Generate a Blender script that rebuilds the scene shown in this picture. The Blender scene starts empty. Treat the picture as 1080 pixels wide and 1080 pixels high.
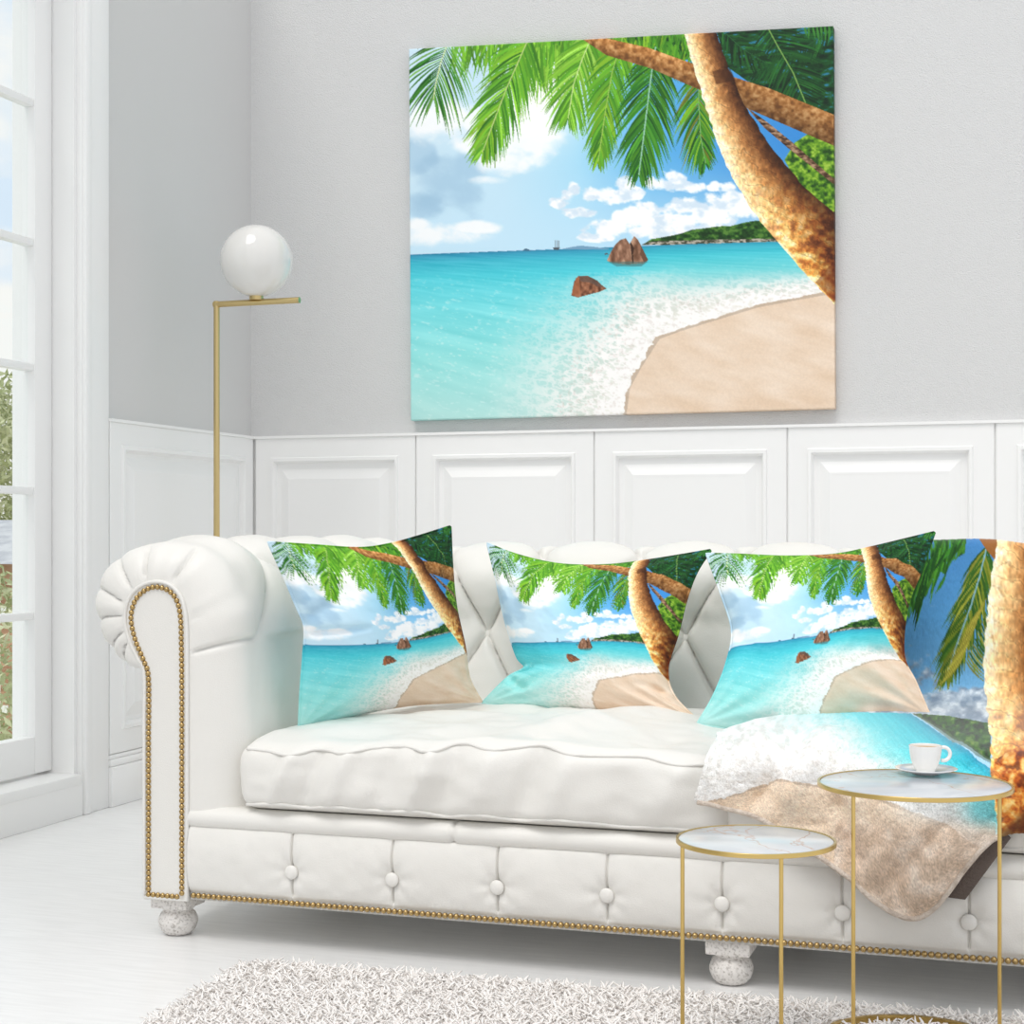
import bpy, math, random
import numpy as np
from mathutils import Vector, Matrix
random.seed(7)
RNG = np.random.default_rng(11)
C = bpy.context.scene.collection
PI = math.pi

# ------------------------------------------------------------------ camera model (1080 px frame)
F, HX, HY, H = 1680.0, 540.0, 566.0, 0.80
TH = math.radians(18.43)
FWD = np.array([-math.sin(TH), math.cos(TH), 0.0]); RGT = np.array([math.cos(TH), math.sin(TH), 0.0])
CAM = np.array([0.0, 0.0, H])
def ray(px, py):
    return FWD + (px - HX) / F * RGT + np.array([0, 0, (HY - py) / F])
def on_y(px, py, Y):
    d = ray(px, py); return CAM + d * (Y / d[1])
def on_x(px, py, X):
    d = ray(px, py); return CAM + d * (X / d[0])
def on_z(px, py, Z):
    d = ray(px, py); return CAM + d * ((Z - H) / d[2])

# ------------------------------------------------------------------ noise
def _hash(ix, iy, seed):
    n = (ix.astype(np.int64) * 374761393 + iy.astype(np.int64) * 668265263 + seed * 1442695041) & 0xFFFFFFFF
    n = ((n ^ (n >> 13)) * 1274126177) & 0xFFFFFFFF
    n = (n ^ (n >> 16)) & 0xFFFF
    return n / 65535.0
def vnoise(x, y, seed=0):
    x = np.asarray(x, float); y = np.asarray(y, float)
    ix = np.floor(x); iy = np.floor(y); fx = x - ix; fy = y - iy
    fx = fx * fx * (3 - 2 * fx); fy = fy * fy * (3 - 2 * fy)
    a = _hash(ix, iy, seed); b = _hash(ix + 1, iy, seed); c = _hash(ix, iy + 1, seed); d = _hash(ix + 1, iy + 1, seed)
    return (a * (1 - fx) + b * fx) * (1 - fy) + (c * (1 - fx) + d * fx) * fy
def fbm(x, y, seed=0, octv=4):
    s = 0; a = 0.5; t = 0
    for k in range(octv):
        s = s + a * vnoise(x * 2 ** k, y * 2 ** k, seed + k * 17); t += a; a *= 0.5
    return s / t
def sstep(a, b, x):
    t = np.clip((x - a) / (b - a), 0, 1); return t * t * (3 - 2 * t)
def mix(a, b, t):
    t = np.asarray(t)[..., None]; return np.asarray(a, float) * (1 - t) + np.asarray(b, float) * t
def ramp(x, stops, cols):
    cols = np.array(cols, float)
    return np.stack([np.interp(x, stops, cols[:, k]) for k in range(3)], -1)

# ------------------------------------------------------------------ printed beach picture (numpy raster, sampled to colour attributes)
class Raster:
    def __init__(s, x0, y0, x1, y1, S):
        s.x0, s.y0, s.S = x0, y0, S
        s.w = int((x1 - x0) * S); s.h = int((y1 - y0) * S)
        X, Y = np.meshgrid((np.arange(s.w) + .5) / S + x0, (np.arange(s.h) + .5) / S + y0)
        s.X, s.Y = X, Y; s.a = np.zeros((s.h, s.w, 3))
    def poly(s, pts, col, soft=1.0):
        pts = np.array(pts, float)
        i0 = max(0, int((pts[:, 0].min() - s.x0) * s.S) - 1); i1 = min(s.w, int((pts[:, 0].max() - s.x0) * s.S) + 2)
        j0 = max(0, int((pts[:, 1].min() - s.y0) * s.S) - 1); j1 = min(s.h, int((pts[:, 1].max() - s.y0) * s.S) + 2)
        if i1 <= i0 or j1 <= j0: return
        X = s.X[j0:j1, i0:i1]; Y = s.Y[j0:j1, i0:i1]
        m = np.zeros(X.shape, bool); n = len(pts)
        for k in range(n):
            xa, ya = pts[k]; xb, yb = pts[(k + 1) % n]
            if ya == yb: continue
            m ^= ((ya > Y) != (yb > Y)) & (X < (xb - xa) * (Y - ya) / (yb - ya) + xa)
        if callable(col): c = col(X, Y)
        else: c = np.broadcast_to(np.array(col, float), X.shape + (3,))
        sub = s.a[j0:j1, i0:i1]
        sub[m] = sub[m] * (1 - soft) + c[m] * soft
    def blade(s, p0, p1, p2, w, col):
        p0, p1, p2 = map(lambda p: np.array(p, float), (p0, p1, p2))
        L, R = [], []
        for t in (0, .25, .5, .75, 1.0):
            p = (1 - t) ** 2 * p0 + 2 * t * (1 - t) * p1 + t * t * p2
            d = 2 * (1 - t) * (p1 - p0) + 2 * t * (p2 - p1); d = d / (np.hypot(*d) + 1e-9)
            ww = w * (.45 + 1.1 * t) if t < .5 else w * (1.0 - 1.9 * (t - .5))
            nrm = np.array([-d[1], d[0]]) * max(ww, .12) * .5
            L.append(p + nrm); R.append(p - nrm)
        s.poly(L + R[::-1], col)
    def sample(s, x, y):
        fx = np.clip((x - s.x0) * s.S - .5, 0, s.w - 1.001); fy = np.clip((y - s.y0) * s.S - .5, 0, s.h - 1.001)
        ix = fx.astype(int); iy = fy.astype(int); tx = (fx - ix)[..., None]; ty = (fy - iy)[..., None]
        a = s.a
        return ((a[iy, ix] * (1 - tx) + a[iy, ix + 1] * tx) * (1 - ty) + (a[iy + 1, ix] * (1 - tx) + a[iy + 1, ix + 1] * tx) * ty)

def frond(r, pts, n, ll, lr, ang0, ang1, cols, w=2.2, droop=6, rcol=(190, 215, 130), rw=1.1, rg=None):
    rg = rg or random
    pts = np.array(pts, float)
    seg = np.hypot(*np.diff(pts, axis=0).T); cum = np.r_[0, np.cumsum(seg)]
    items = []
    for k in range(n):
        t = (k + .5) / n; s = t * cum[-1]
        x = np.interp(s, cum, pts[:, 0]); y = np.interp(s, cum, pts[:, 1])
        x2 = np.interp(min(s + 3, cum[-1]), cum, pts[:, 0]); y2 = np.interp(min(s + 3, cum[-1]), cum, pts[:, 1])
        x1 = np.interp(max(s - 3, 0), cum, pts[:, 0]); y1 = np.interp(max(s - 3, 0), cum, pts[:, 1])
        a = math.atan2(y2 - y1, x2 - x1)
        for sd, ln in ((1, ll), (-1, lr)):
            l = ln * (math.sin(PI * min(1, .25 + .72 * t)) ** .6) * rg.uniform(.8, 1.1)
            an = a + sd * math.radians(ang0 + (ang1 - ang0) * t + rg.uniform(-5, 5))
            e = (x + l * math.cos(an), y + l * math.sin(an) + droop * l / 40)
            m = (x + .5 * l * math.cos(an + sd * .08), y + .5 * l * math.sin(an + sd * .08))
            c = np.array(cols[rg.randrange(len(cols))], float) * rg.uniform(.85, 1.12)
            items.append(((x, y), m, e, c))
    rg.shuffle(items)
    for p0, m, e, c in items: r.blade(p0, m, e, w, c)
    for k in range(len(pts) - 1):
        d = pts[k + 1] - pts[k]; d = d / (np.hypot(*d) + 1e-9); nn = np.array([-d[1], d[0]]) * rw * .5
        r.poly([pts[k] + nn, pts[k + 1] + nn * .8, pts[k + 1] - nn * .8, pts[k] - nn], rcol)

HORX = lambda x: 269 - .0379 * (x - 431)
def paint_base(r, things=True):
    X, Y = r.X, r.Y
    sky = ramp(X, [432, 540, 620, 700, 800, 880], [(206, 230, 244), (196, 228, 245), (164, 218, 244), (96, 178, 232), (66, 148, 218), (54, 134, 208)])
    sky = mix(sky, np.broadcast_to(np.array([198., 230, 248]), sky.shape), sstep(150, 262, Y) * .8)
    n1 = fbm(X / 34, Y / 24, 3, 5); n2 = fbm(X / 12, Y / 9, 9, 5)
    for cx, cy, rx, ry, st in ((478, 196, 52, 40, .95), (440, 165, 30, 24, .8), (455, 215, 34, 20, .8), (520, 60, 30, 30, .3)):
        d = ((X - cx) / rx) ** 2 + ((Y - cy) / ry) ** 2
        sky = mix(sky, np.broadcast_to(np.array([150., 188, 216]), sky.shape), sstep(.0, .75, (1 - d) + (n1 - .5) * 1.5) * st * .58)
    cl = np.full(X.shape, -9.)
    for cx, cy, rx, ry in ((470, 128, 60, 26), (452, 248, 66, 15), (440, 238, 26, 9), (565, 140, 44, 42), (540, 172, 34, 18), (500, 150, 30, 12), (520, 190, 26, 6), (500, 240, 40, 8)):
        cl = np.maximum(cl, 1 - ((X - cx) / rx) ** 2 - ((Y - cy) / ry) ** 2)
    m = sstep(-.1, .95, cl + (n1 - .5) * 1.7 + (n2 - .5) * .7) * .93
    sky = mix(sky, np.broadcast_to(np.array([252., 253, 254]), sky.shape), m)
    cu = np.full(X.shape, -9.)
    for cx, cy, rx, ry in ((598, 213, 13, 8), (608, 208, 11, 10), (615, 200, 9, 10), (622, 224, 26, 7), (633, 205, 12, 9), (655, 205, 24, 11), (668, 194, 13, 12), (680, 203, 14, 8), (706, 194, 22, 10), (722, 188, 16, 11), (735, 196, 18, 8), (770, 196, 16, 8), (640, 250, 26, 6), (650, 240, 26, 13), (672, 233, 26, 14), (694, 228, 28, 17), (716, 228, 26, 18), (728, 220, 18, 14), (758, 228, 34, 16), (782, 216, 30, 20), (806, 210, 24, 20), (730, 243, 100, 10)):
        cu = np.maximum(cu, 1 - ((X - cx) / rx) ** 2 - ((Y - cy) / ry) ** 2)
    m = sstep(.0, .55, cu + (n2 - .5) * 1.9 + (n1 - .5) * .5) * .97
    shade = fbm(X / 11, Y / 8, 41, 4) + .05
    cc = mix(np.broadcast_to(np.array([254., 254, 255]), sky.shape), np.broadcast_to(np.array([205., 224, 240]), sky.shape), sstep(.45, .75, shade) * .8)
    sky = mix(sky, np.zeros_like(sky), 0 * m) * (1 - m[..., None]) + cc * m[..., None]
    g = np.exp(-(((X - 580) / 42) ** 2 + ((Y - 98) / 46) ** 2))
    sky = mix(sky, np.broadcast_to(np.array([255., 255, 252]), sky.shape), np.clip(g * 1.1, 0, 1))
    # sea
    yy = Y - HORX(X)
    sea = ramp(yy, [0, 3, 9, 24, 60, 110, 175], [(44, 128, 165), (52, 158, 190), (62, 184, 206), (82, 208, 222), (120, 222, 228), (150, 228, 226), (186, 231, 226)])
    sea2 = ramp(yy, [0, 4, 12, 30, 60], [(52, 150, 180), (56, 178, 200), (72, 200, 214), (120, 215, 220), (200, 230, 226)])
    sea = mix(sea, sea2, sstep(640, 720, X))
    k = 4 + yy * .09
    rip = fbm(X / (k * 2.2), yy / (k * .62), 21, 4)
    sea = sea + ((rip - .5) * 46)[..., None] * np.array([1.0, .55, .5])
    spark = fbm(X / 5.5 + yy / 9, yy / 2.2 - X / 9, 23, 3)
    sea = mix(sea, np.broadcast_to(np.array([236., 250, 248]), sea.shape), sstep(.60, .86, spark) * .42 * sstep(5, 60, yy))
    img = np.where((yy > 0)[..., None], sea, sky)
    # shore
    ye = [305, 310, 322, 335.5, 347, 355.5, 387, 409, 438, 450]; xe = [892, 863, 803, 761, 725, 703, 683, 671, 667, 666]
    jit = (fbm(X / 7, Y / 7, 31, 3) - .5) * 11
    xed = np.interp(Y, ye, xe) + jit
    dist = np.full(X.shape, 1e9)
    for q in range(len(ye) - 1):
        ax, ay, bx, by = xe[q], ye[q], xe[q + 1], ye[q + 1]
        t = np.clip(((X - ax) * (bx - ax) + (Y - ay) * (by - ay)) / ((bx - ax) ** 2 + (by - ay) ** 2), 0, 1)
        dist = np.minimum(dist, np.hypot(X - ax - t * (bx - ax), Y - ay - t * (by - ay)))
    wf = np.interp(X, [540, 600, 670, 740, 800, 880], [150, 128, 92, 52, 36, 24])
    sea_side = X < xed
    dn = dist / wf
    wash = (1 - sstep(.15, 1.15, dn)) * (sea_side | (Y < 305)) * (yy > 30)
    shallow = ramp(dn, [0, .4, .8, 1.2], [(240, 226, 212), (228, 222, 212), (205, 226, 222), (170, 228, 226)])
    img = mix(img, shallow, wash * .8)
    rid = 1 - np.abs(2 * fbm(X / 15 + Y / 30, Y / 8 - X / 40, 51, 5) - 1); rid2 = 1 - np.abs(2 * fbm(X / 5.5, Y / 3.2 - X / 14, 57, 4) - 1)
    foam = np.clip(sstep(.72, .98, rid) * .9 + sstep(.72, .95, rid2) * .75, 0, 1)
    dens = (1 - sstep(.0, 1.05, dn)) ** .8
    foam = np.clip(foam * (dens * 1.25) + (1 - sstep(.06, .42, dn)) * .75 * (0.6 + .8 * (rid2 - .4)), 0, 1) * (sea_side | (Y < 305)) * (yy > 26)
    img = mix(img, np.broadcast_to(np.array([253., 251, 249]), img.shape), foam)
    shn = fbm(X / 3, Y / 2.4, 61, 3)
    img = mix(img, np.broadcast_to(np.array([196., 182, 172]), img.shape), sstep(.56, .8, shn) * .3 * (dn < .55) * sea_side * (yy > 26))
    sand = ramp(fbm(X / 46 + Y / 80, Y / 14 - X / 50, 71, 4), [.25, .5, .75], [(228, 202, 176), (234, 211, 188), (240, 220, 200)])
    sand = sand + ((fbm(X / 1.4, Y / 1.4, 73, 2) - .5) * 12)[..., None]
    onsand = (~sea_side) & (Y > 304)
    img[onsand] = sand[onsand]
    edge = onsand & (dist < 3.0)
    img[edge] = img[edge] * .86
    r.a[:] = img
    if not things: return
    # island, distant hills, boats
    def hillc(X, Y):
        n = fbm(X / 4, Y / 3, 81, 4)
        return ramp(n, [.3, .5, .72], [(20, 52, 20), (38, 84, 28), (86, 132, 52)])
    def rockc(X, Y):
        n = fbm(X / 3, Y / 1.6, 83, 3)
        return ramp(n, [.35, .5, .65], [(60, 66, 50), (120, 116, 100), (186, 178, 164)])
    r.poly([(600, 263), (612, 260.5), (622, 258.8), (634, 260), (652, 262), (652, 263)], (118, 160, 190))
    r.poly([(559, 264.5), (562, 262), (565, 262.5), (568, 264.4)], (70, 110, 135))
    r.poly([(592, 261), (600, 260.6), (598.5, 263.2), (593.5, 263.4)], (80, 88, 96))
    for bx in (594.6, 596.6, 598.4): r.poly([(bx, 253.5), (bx + .8, 253.5), (bx + .8, 262), (bx, 262)], (110, 122, 134))
    r.poly([(647.5, 267.5), (650, 266.5), (652, 268), (648, 268.6)], (84, 84, 84))
    top = [(688, 257.5), (697, 252), (706, 250.5), (717, 248.5), (728, 246), (739, 242), (752, 240.5), (765.5, 238.5), (779, 238), (792, 234.5), (800, 233), (812, 232), (830, 236), (830, 254), (806, 254.5), (760, 256), (720, 257.3)]
    r.poly(top, hillc)
    r.poly([(686, 258.2), (694, 255), (704, 254), (730, 253.6), (760, 252.6), (800, 252), (830, 251.5), (830, 254.8), (780, 256), (720, 258)], rockc)
    def stone(X, Y):
        n = fbm(X / 4, Y / 9, 91, 4)
        return ramp(n, [.25, .5, .75], [(104, 70, 50), (150, 108, 84), (196, 156, 128)])
    r.poly([(650, 275), (654, 266), (659, 258), (664, 253), (670, 251), (674, 257), (679, 248.6), (683, 253), (686, 259), (690, 267), (693.5, 274.5), (688, 278), (672, 279), (657, 277.5)], stone)
    r.poly([(674.5, 256), (676, 256), (679, 262), (677.5, 268), (678.5, 277), (676.6, 277.5), (676, 268)], (64, 42, 30))
    r.poly([(686, 259), (690, 267), (693.5, 274.5), (689, 277), (685, 268)], (108, 76, 58))
    r.poly([(651, 276), (693, 276), (686, 281), (660, 281)], (70, 110, 110), .6)
    r.poly([(612, 312), (613.5, 304), (615, 297), (619.5, 291), (630, 291), (640, 296), (645, 301), (649.5, 304.5), (642, 308), (634, 310), (619, 314)], lambda X, Y: ramp(fbm(X / 3, Y / 4, 93, 4), [.25, .5, .75], [(90, 52, 34), (136, 86, 60), (176, 120, 88)]))
    r.poly([(620, 291.4), (630, 291.2), (640, 296), (648, 304), (640, 302), (632, 298), (622, 297)], (96, 78, 70), .75)
    r.poly([(612, 311), (617, 292.5), (620.5, 293), (621.5, 310), (616, 313)], (176, 106, 66), .7)

def trunk_paint(r, xl, xr, y0, y1, seed=5, low=(180, 290), wob=1.0):
    # xl / xr: functions y -> x
    ys = np.arange(y0, y1 + 1.5, 1.5)
    jl = (vnoise(ys / 6, ys * 0, seed) - .5) * 2.2 * wob; jr = (vnoise(ys / 6, ys * 0 + 3, seed) - .5) * 2.2 * wob
    L = [(xl(y) + a, y) for y, a in zip(ys, jl)]; R = [(xr(y) + a, y) for y, a in zip(ys, jr)]
    sc = wob
    def col(X, Y):
        a = xl(Y); b = xr(Y); t = np.clip((X - a) / (b - a), 0, 1)
        base = ramp(t + (fbm(X / (5 * sc), Y / (5 * sc), seed, 3) - .5) * .34, [0, .22, .5, .78, 1], [(255, 236, 200), (240, 202, 148), (198, 142, 86), (140, 88, 46), (86, 48, 22)])
        w = sstep(low[0], low[1], Y)
        n = fbm(X / (7 * sc), Y / (6 * sc), seed + 3, 4)
        bark = ramp(n + (t - .45) * -.22, [.2, .36, .5, .62, .8], [(96, 40, 14), (172, 90, 30), (218, 148, 62), (240, 196, 112), (254, 234, 184)])
        c = mix(base, bark, w * .85)
        c = c * ramp(t, [0, .35, .7, 1], [(1.12, 1.12, 1.12), (1.04, 1.03, 1.0), (.84, .80, .76), (.58, .52, .48)])
        ring = np.abs(((Y * .95 - X * .42 + (fbm(X / (9 * sc), Y / (9 * sc), seed + 5, 3) - .5) * 14 * sc) / (9.5 * sc)) % 1 - .5)
        c = mix(c, c * .72, sstep(.42, .5, ring) * .6)
        c = mix(c, np.minimum(c * 1.25, 255), sstep(.3, .4, ring) * (1 - sstep(.4, .44, ring)) * .5)
        fine = fbm(X / (1.5 * sc), Y / (3.2 * sc), seed + 9, 3)
        return np.clip(c * (0.78 + .44 * fine)[..., None], 0, 255)
    r.poly(L + R[::-1], col)

def paint_palms(r):
    rg = random.Random(4)
    LG = [(118, 184, 44), (96, 166, 40), (140, 200, 60), (82, 148, 36)]
    MG = [(74, 146, 34), (58, 124, 30), (98, 168, 40), (128, 178, 40)]
    DG = [(40, 108, 34), (56, 130, 36), (78, 150, 46), (30, 88, 30)]
    DK = [(14, 52, 24), (20, 68, 30), (28, 84, 34), (12, 40, 22), (40, 104, 40)]
    # upper right dark canopy
    r.poly([(762, 24), (884, 24), (884, 132), (850, 112), (800, 88), (776, 70)], lambda X, Y: ramp(fbm(X / 9, Y / 4 + X / 20, 101, 4), [.3, .45, .62, .72], [(10, 36, 22), (18, 62, 30), (26, 84, 36), (44, 120, 150)]))
    frond(r, [(880, 30), (842, 56), (800, 76)], 26, 34, 30, 40, 30, DK, 2.4, 4, (40, 90, 50), 1, rg)
    frond(r, [(815, 26), (826, 48), (841, 76), (853, 108)], 34, 40, 44, 62, 40, DK, 2.0, 4, (120, 160, 80), 1.4, rg)
    frond(r, [(770, 30), (790, 50), (815, 66)], 16, 26, 22, 48, 34, DK, 2.2, 4, (40, 90, 50), .8, rg)
    for k in range(8): r.blade((852 + k * 4, 24), (853 + k * 4, 32), (852 + k * 4 + rg.uniform(-2, 3), 37 + rg.uniform(0, 8)), 2.4, (60, 130, 50))
    # hill behind trunk
    r.poly([(832, 168), (842, 150), (856, 140), (884, 148), (884, 232), (866, 222), (846, 196)], lambda X, Y: ramp(fbm(X / 4, Y / 4, 111, 4), [.28, .45, .6, .75], [(34, 70, 20), (70, 120, 28), (112, 160, 38), (160, 196, 70)]))
    # top band
    r.poly([(560, 24), (740, 24), (740, 56), (700, 66), (660, 58), (620, 62), (590, 64), (570, 50)], lambda X, Y: ramp(fbm(X / 3 + Y / 14, Y / 14, 121, 4), [.25, .42, .6, .75], [(44, 110, 26), (74, 150, 34), (110, 184, 48), (158, 214, 90)]))
    r.poly([(640, 24), (736, 24), (736, 62), (690, 58), (650, 44)], lambda X, Y: ramp(fbm(X / 4, Y / 5, 123, 4), [.3, .5, .7], [(14, 54, 18), (34, 92, 28), (76, 140, 40)]))
    for k in range(360):
        x = rg.uniform(482, 752); y0 = rg.uniform(26, 50); l = rg.uniform(20, 52) * (1.15 if 560 < x < 640 else .85); sl = rg.uniform(-.5, .35)
        cs_ = LG if x < 640 else MG
        r.blade((x, y0), (x + sl * l * .4, y0 + l * .5), (x + sl * l, y0 + l), 2.6, np.array(cs_[rg.randrange(4)]) * rg.uniform(.8, 1.12))
    frond(r, [(478, 40), (468, 66), (462, 90), (460, 104)], 25, 64, 62, 56, 20, DG + [(60, 128, 40), (96, 156, 60), (120, 176, 80)], 2.1, 8, (214, 226, 170), 1.3, rg)
    frond(r, [(424, 44), (452, 40), (470, 30)], 12, 10, 44, 50, 40, DG, 2.4, 12, (150, 190, 90), 1, rg)
    for k in range(90):   # hanging mass right of the second frond
        x = rg.uniform(548, 624); l = rg.uniform(30, 66) * (1 - abs(x - 585) / 90); y0 = rg.uniform(38, 60)
        r.blade((x, y0), (x + rg.uniform(-2, 4), y0 + l * .5), (x + rg.uniform(-8, 12), y0 + l), 2.8, np.array(LG[rg.randrange(4)]) * rg.uniform(.85, 1.1))
    frond(r, [(568, 36), (556, 62), (543, 90), (530, 122), (515, 160)], 64, 56, 50, 44, 20, MG + LG, 2.6, 7, (190, 210, 130), 1.2, rg)
    frond(r, [(636, 34), (624, 62), (615, 88), (609, 124)], 50, 52, 50, 46, 18, LG + [(160, 212, 84)], 2.4, 7, (206, 230, 150), 1.1, rg)
    frond(r, [(668, 36), (656, 76), (649, 116), (641, 170)], 64, 42, 40, 42, 18, MG + LG[:2], 2.6, 8, (160, 196, 90), 1.1, rg)
    frond(r, [(747, 74), (746, 106), (748, 144), (753, 172)], 48, 42, 32, 44, 20, MG + DG + [(120, 130, 40)], 2.4, 8, (120, 170, 100), 1.1, rg)
    frond(r, [(702, 48), (697, 80), (692, 120), (684, 184)], 70, 50, 50, 48, 20, DG + MG[:2], 2.5, 8, (150, 200, 170), 1.5, rg)
    # leaning back trunk
    tx = [620, 650, 694, 732, 781, 819, 884]; ty = [37, 39, 49, 63, 80, 93, 122]; bx = [620, 650, 697, 741, 794, 884]; by = [37, 57, 71, 91, 113, 155]
    def bc(X, Y):
        t = np.clip((Y - np.interp(X, tx, ty)) / (np.interp(X, bx, by) - np.interp(X, tx, ty) + .01), 0, 1)
        n = fbm(X / 4, Y / 4, 131, 4)
        c = ramp(n, [.25, .45, .6, .78], [(128, 80, 38), (172, 114, 58), (198, 140, 82), (226, 176, 116)])
        return c * (1.12 - .34 * t - .14 * sstep(700, 780, X))[..., None]
    r.poly(list(zip(tx, ty)) + list(zip(bx, by))[::-1], bc)
    # thin twig
    r.poly([(794, 112), (815, 128), (839, 149), (860, 169), (882, 190), (882, 196), (858, 175), (836, 156), (812, 134)], lambda X, Y: ramp(fbm(X / 4, Y / 2, 141, 3), [.3, .5, .7], [(58, 38, 26), (112, 82, 60), (176, 142, 112)]))
    # main trunk
    ly = [24, 34, 75.5, 115.5, 175.5, 220, 249, 287, 320]; lx = [729, 731, 743, 754, 774, 799, 819, 850, 880]
    ry = [24, 34, 71, 113, 158, 195.5, 224, 240, 330]; rx = [762, 764.5, 777, 794, 821, 850, 880, 884, 884]
    trunk_paint(r, lambda y: np.interp(y, ly, lx), lambda y: np.interp(y, ry, rx), 24, 321, 5, (150, 300))
    r.poly([(862, 298), (884, 270), (884, 325), (880, 320)], (98, 34, 12), .45)
    r.poly([(760, 74), (778, 71), (784, 84), (764, 88)], (58, 30, 14), .5)

ART = Raster(427, 21, 885, 449, 2.5)
paint_base(ART)
BASE = Raster(427, 21, 885, 449, 2.5); paint_base(BASE, False)
paint_palms(ART)
def art_uv(u, v, r=None):
    u = np.clip(u, .001, .999); v = np.clip(v, .001, .999)
    x0 = 431.5 + 1.5 * v; x1 = 880 + 0 * v
    x = x0 + (x1 - x0) * u
    yt = 51 - 25 * u; yb = 444.5 - 12.5 * u
    return (r or ART).sample(x, yt + (yb - yt) * v)
def lin(c):
    c = np.clip(np.asarray(c, float) / 255, 0, 1)
    return np.where(c <= .04045, c / 12.92, ((c + .055) / 1.055) ** 2.4)

BLK = Raster(690, 560, 1210, 990, 2.0)
def paint_blanket(r):
    rg = random.Random(9)
    X, Y = r.X, r.Y
    dx, dy = X - 1000, Y - 780
    a = (dx * .5 + .85 * dy) / .8825; b = (.83 * dy - .55 * dx) / .8825
    u = .8 + np.where(a < 0, .0032, .0023) * a; v = .555 + .0016 * b
    seat = art_uv(u, v, BASE)
    # sand continues past the print's lower right
    sea_like = (v > .56) & (a > 40) & (v < .66)
    # thick foam towards the left hem
    wet = 1 - sstep(12, 34, seat[..., 0] - seat[..., 2])
    fw = (1 - sstep(800, 935, X - (Y - 770) * 1.1)) * wet
    fn = fbm(X / 5, Y / 4, 241, 4)
    seat = mix(seat, ramp(fn, [.3, .5, .7], [(222, 218, 214), (243, 241, 238), (254, 253, 251)]), fw * .85)
    # back of the sofa: sky, clouds
    sky = ramp(Y, [570, 650, 720, 760], [(66, 128, 186), (84, 152, 206), (112, 172, 216), (150, 190, 220)])
    n = fbm(X / 14, Y / 10, 201, 5)
    cm = sstep(.42, .66, n + .55 * sstep(722, 752, Y) * 1.0 - .35 * (1 - sstep(690, 735, Y)) + .35 * np.exp(-((X - 965) / 16) ** 2 - ((Y - 700) / 18) ** 2))
    cc = ramp(fbm(X / 8, Y / 6, 203, 4), [.3, .6, .75], [(126, 142, 162), (186, 196, 208), (226, 232, 238)])
    sky = mix(sky, cc, cm * .9)
    line = np.interp(X, [900, 962, 1000, 1045, 1100], [753, 754, 757, 766, 780])
    img = np.where((Y < line)[..., None], sky, seat)
    r.a[:] = img
    # green hill strip
    def hc(X, Y):
        return ramp(fbm(X / 5, Y / 4, 205, 4), [.3, .48, .64, .8], [(14, 36, 14), (30, 72, 20), (58, 104, 28), (110, 140, 60)])
    r.poly([(962, 754), (1000, 757), (1045, 765), (1045, 803), (1028, 794), (1008, 783), (990, 770)], hc)
    r.poly([(962, 754), (968, 755), (994, 770), (1012, 783), (1030, 793), (1045, 801), (1045, 805), (1026, 796), (1006, 785), (986, 770)], (96, 110, 90), .6)
    DG = [(36, 92, 26), (52, 118, 34), (72, 140, 40), (24, 70, 24)]
    OL = [(70, 110, 24), (110, 128, 30), (52, 96, 26), (140, 144, 48), (40, 86, 24)]
    r.poly([(955, 560), (1020, 560), (1018, 584), (1004, 592), (996, 606), (986, 600), (978, 628), (966, 640), (955, 660)], lambda X, Y: ramp(fbm(X / 3, Y / 12, 211, 4), [.3, .45, .6, .75], [(24, 66, 22), (44, 104, 30), (70, 136, 38), (56, 120, 170)]))
    for k in range(46):
        x = rg.uniform(958, 1012); y0 = rg.uniform(566, 612) if x < 990 else rg.uniform(566, 580)
        l = rg.uniform(26, 60) * (1.0 if x < 985 else .6)
        r.blade((x + 8, y0), (x + 3, y0 + l * .5), (x - 3, y0 + l), 3.4, np.array(DG[rg.randrange(4)]) * rg.uniform(.8, 1.15))
    frond(r, [(1041, 576), (1034, 606), (1024, 640), (1012, 672), (1001, 706), (999, 716)], 60, 50, 44, 30, 14, OL, 3.0, 8, (130, 176, 190), 1.6, rg)
    for k in range(22):
        t = k / 22; y0 = 632 + 66 * t; x0 = 1040 - 26 * t
        r.blade((x0, y0), (x0 - 8, y0 + 16), (x0 - 22 - 10 * t, y0 + 30 + 6 * t), 2.0, np.array((170, 164, 60)) * rg.uniform(.75, 1.1))
        r.blade((x0 + 4, y0 + 2), (x0 + 10, y0 + 14), (x0 + 16 + 10 * t, y0 + 26), 2.4, np.array(OL[rg.randrange(5)]) * rg.uniform(.8, 1.1))
    r.poly([(1030, 566), (1062, 566), (1050, 592), (1040, 580)], (150, 96, 46))
    # trunk
    ly = [560, 600, 640, 700, 745, 775, 800, 830, 860, 905]; lx = [1052, 1047, 1042, 1038, 1040, 1045, 1045, 1045, 1050, 1062]
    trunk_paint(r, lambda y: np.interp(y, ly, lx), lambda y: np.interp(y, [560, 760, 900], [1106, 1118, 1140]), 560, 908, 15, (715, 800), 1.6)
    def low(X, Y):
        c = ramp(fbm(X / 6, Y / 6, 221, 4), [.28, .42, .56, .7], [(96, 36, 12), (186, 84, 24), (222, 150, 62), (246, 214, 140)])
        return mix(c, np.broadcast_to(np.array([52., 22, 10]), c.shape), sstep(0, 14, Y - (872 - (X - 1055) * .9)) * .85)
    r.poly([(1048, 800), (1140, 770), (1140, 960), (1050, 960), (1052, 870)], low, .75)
    # foam and sand on the hanging corner
    X, Y = r.X, r.Y
    tl = np.exp(-((X - 1000) / 46) ** 2 - ((Y - 852) / 16) ** 2)
    r.a[:] = mix(r.a, np.broadcast_to(np.array([226., 232, 234]), r.a.shape), np.clip(tl * 1.0, 0, .85) * (X < 1046))
    tl = np.exp(-((X - 1040) / 20) ** 2 - ((Y - 850) / 18) ** 2)
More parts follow.
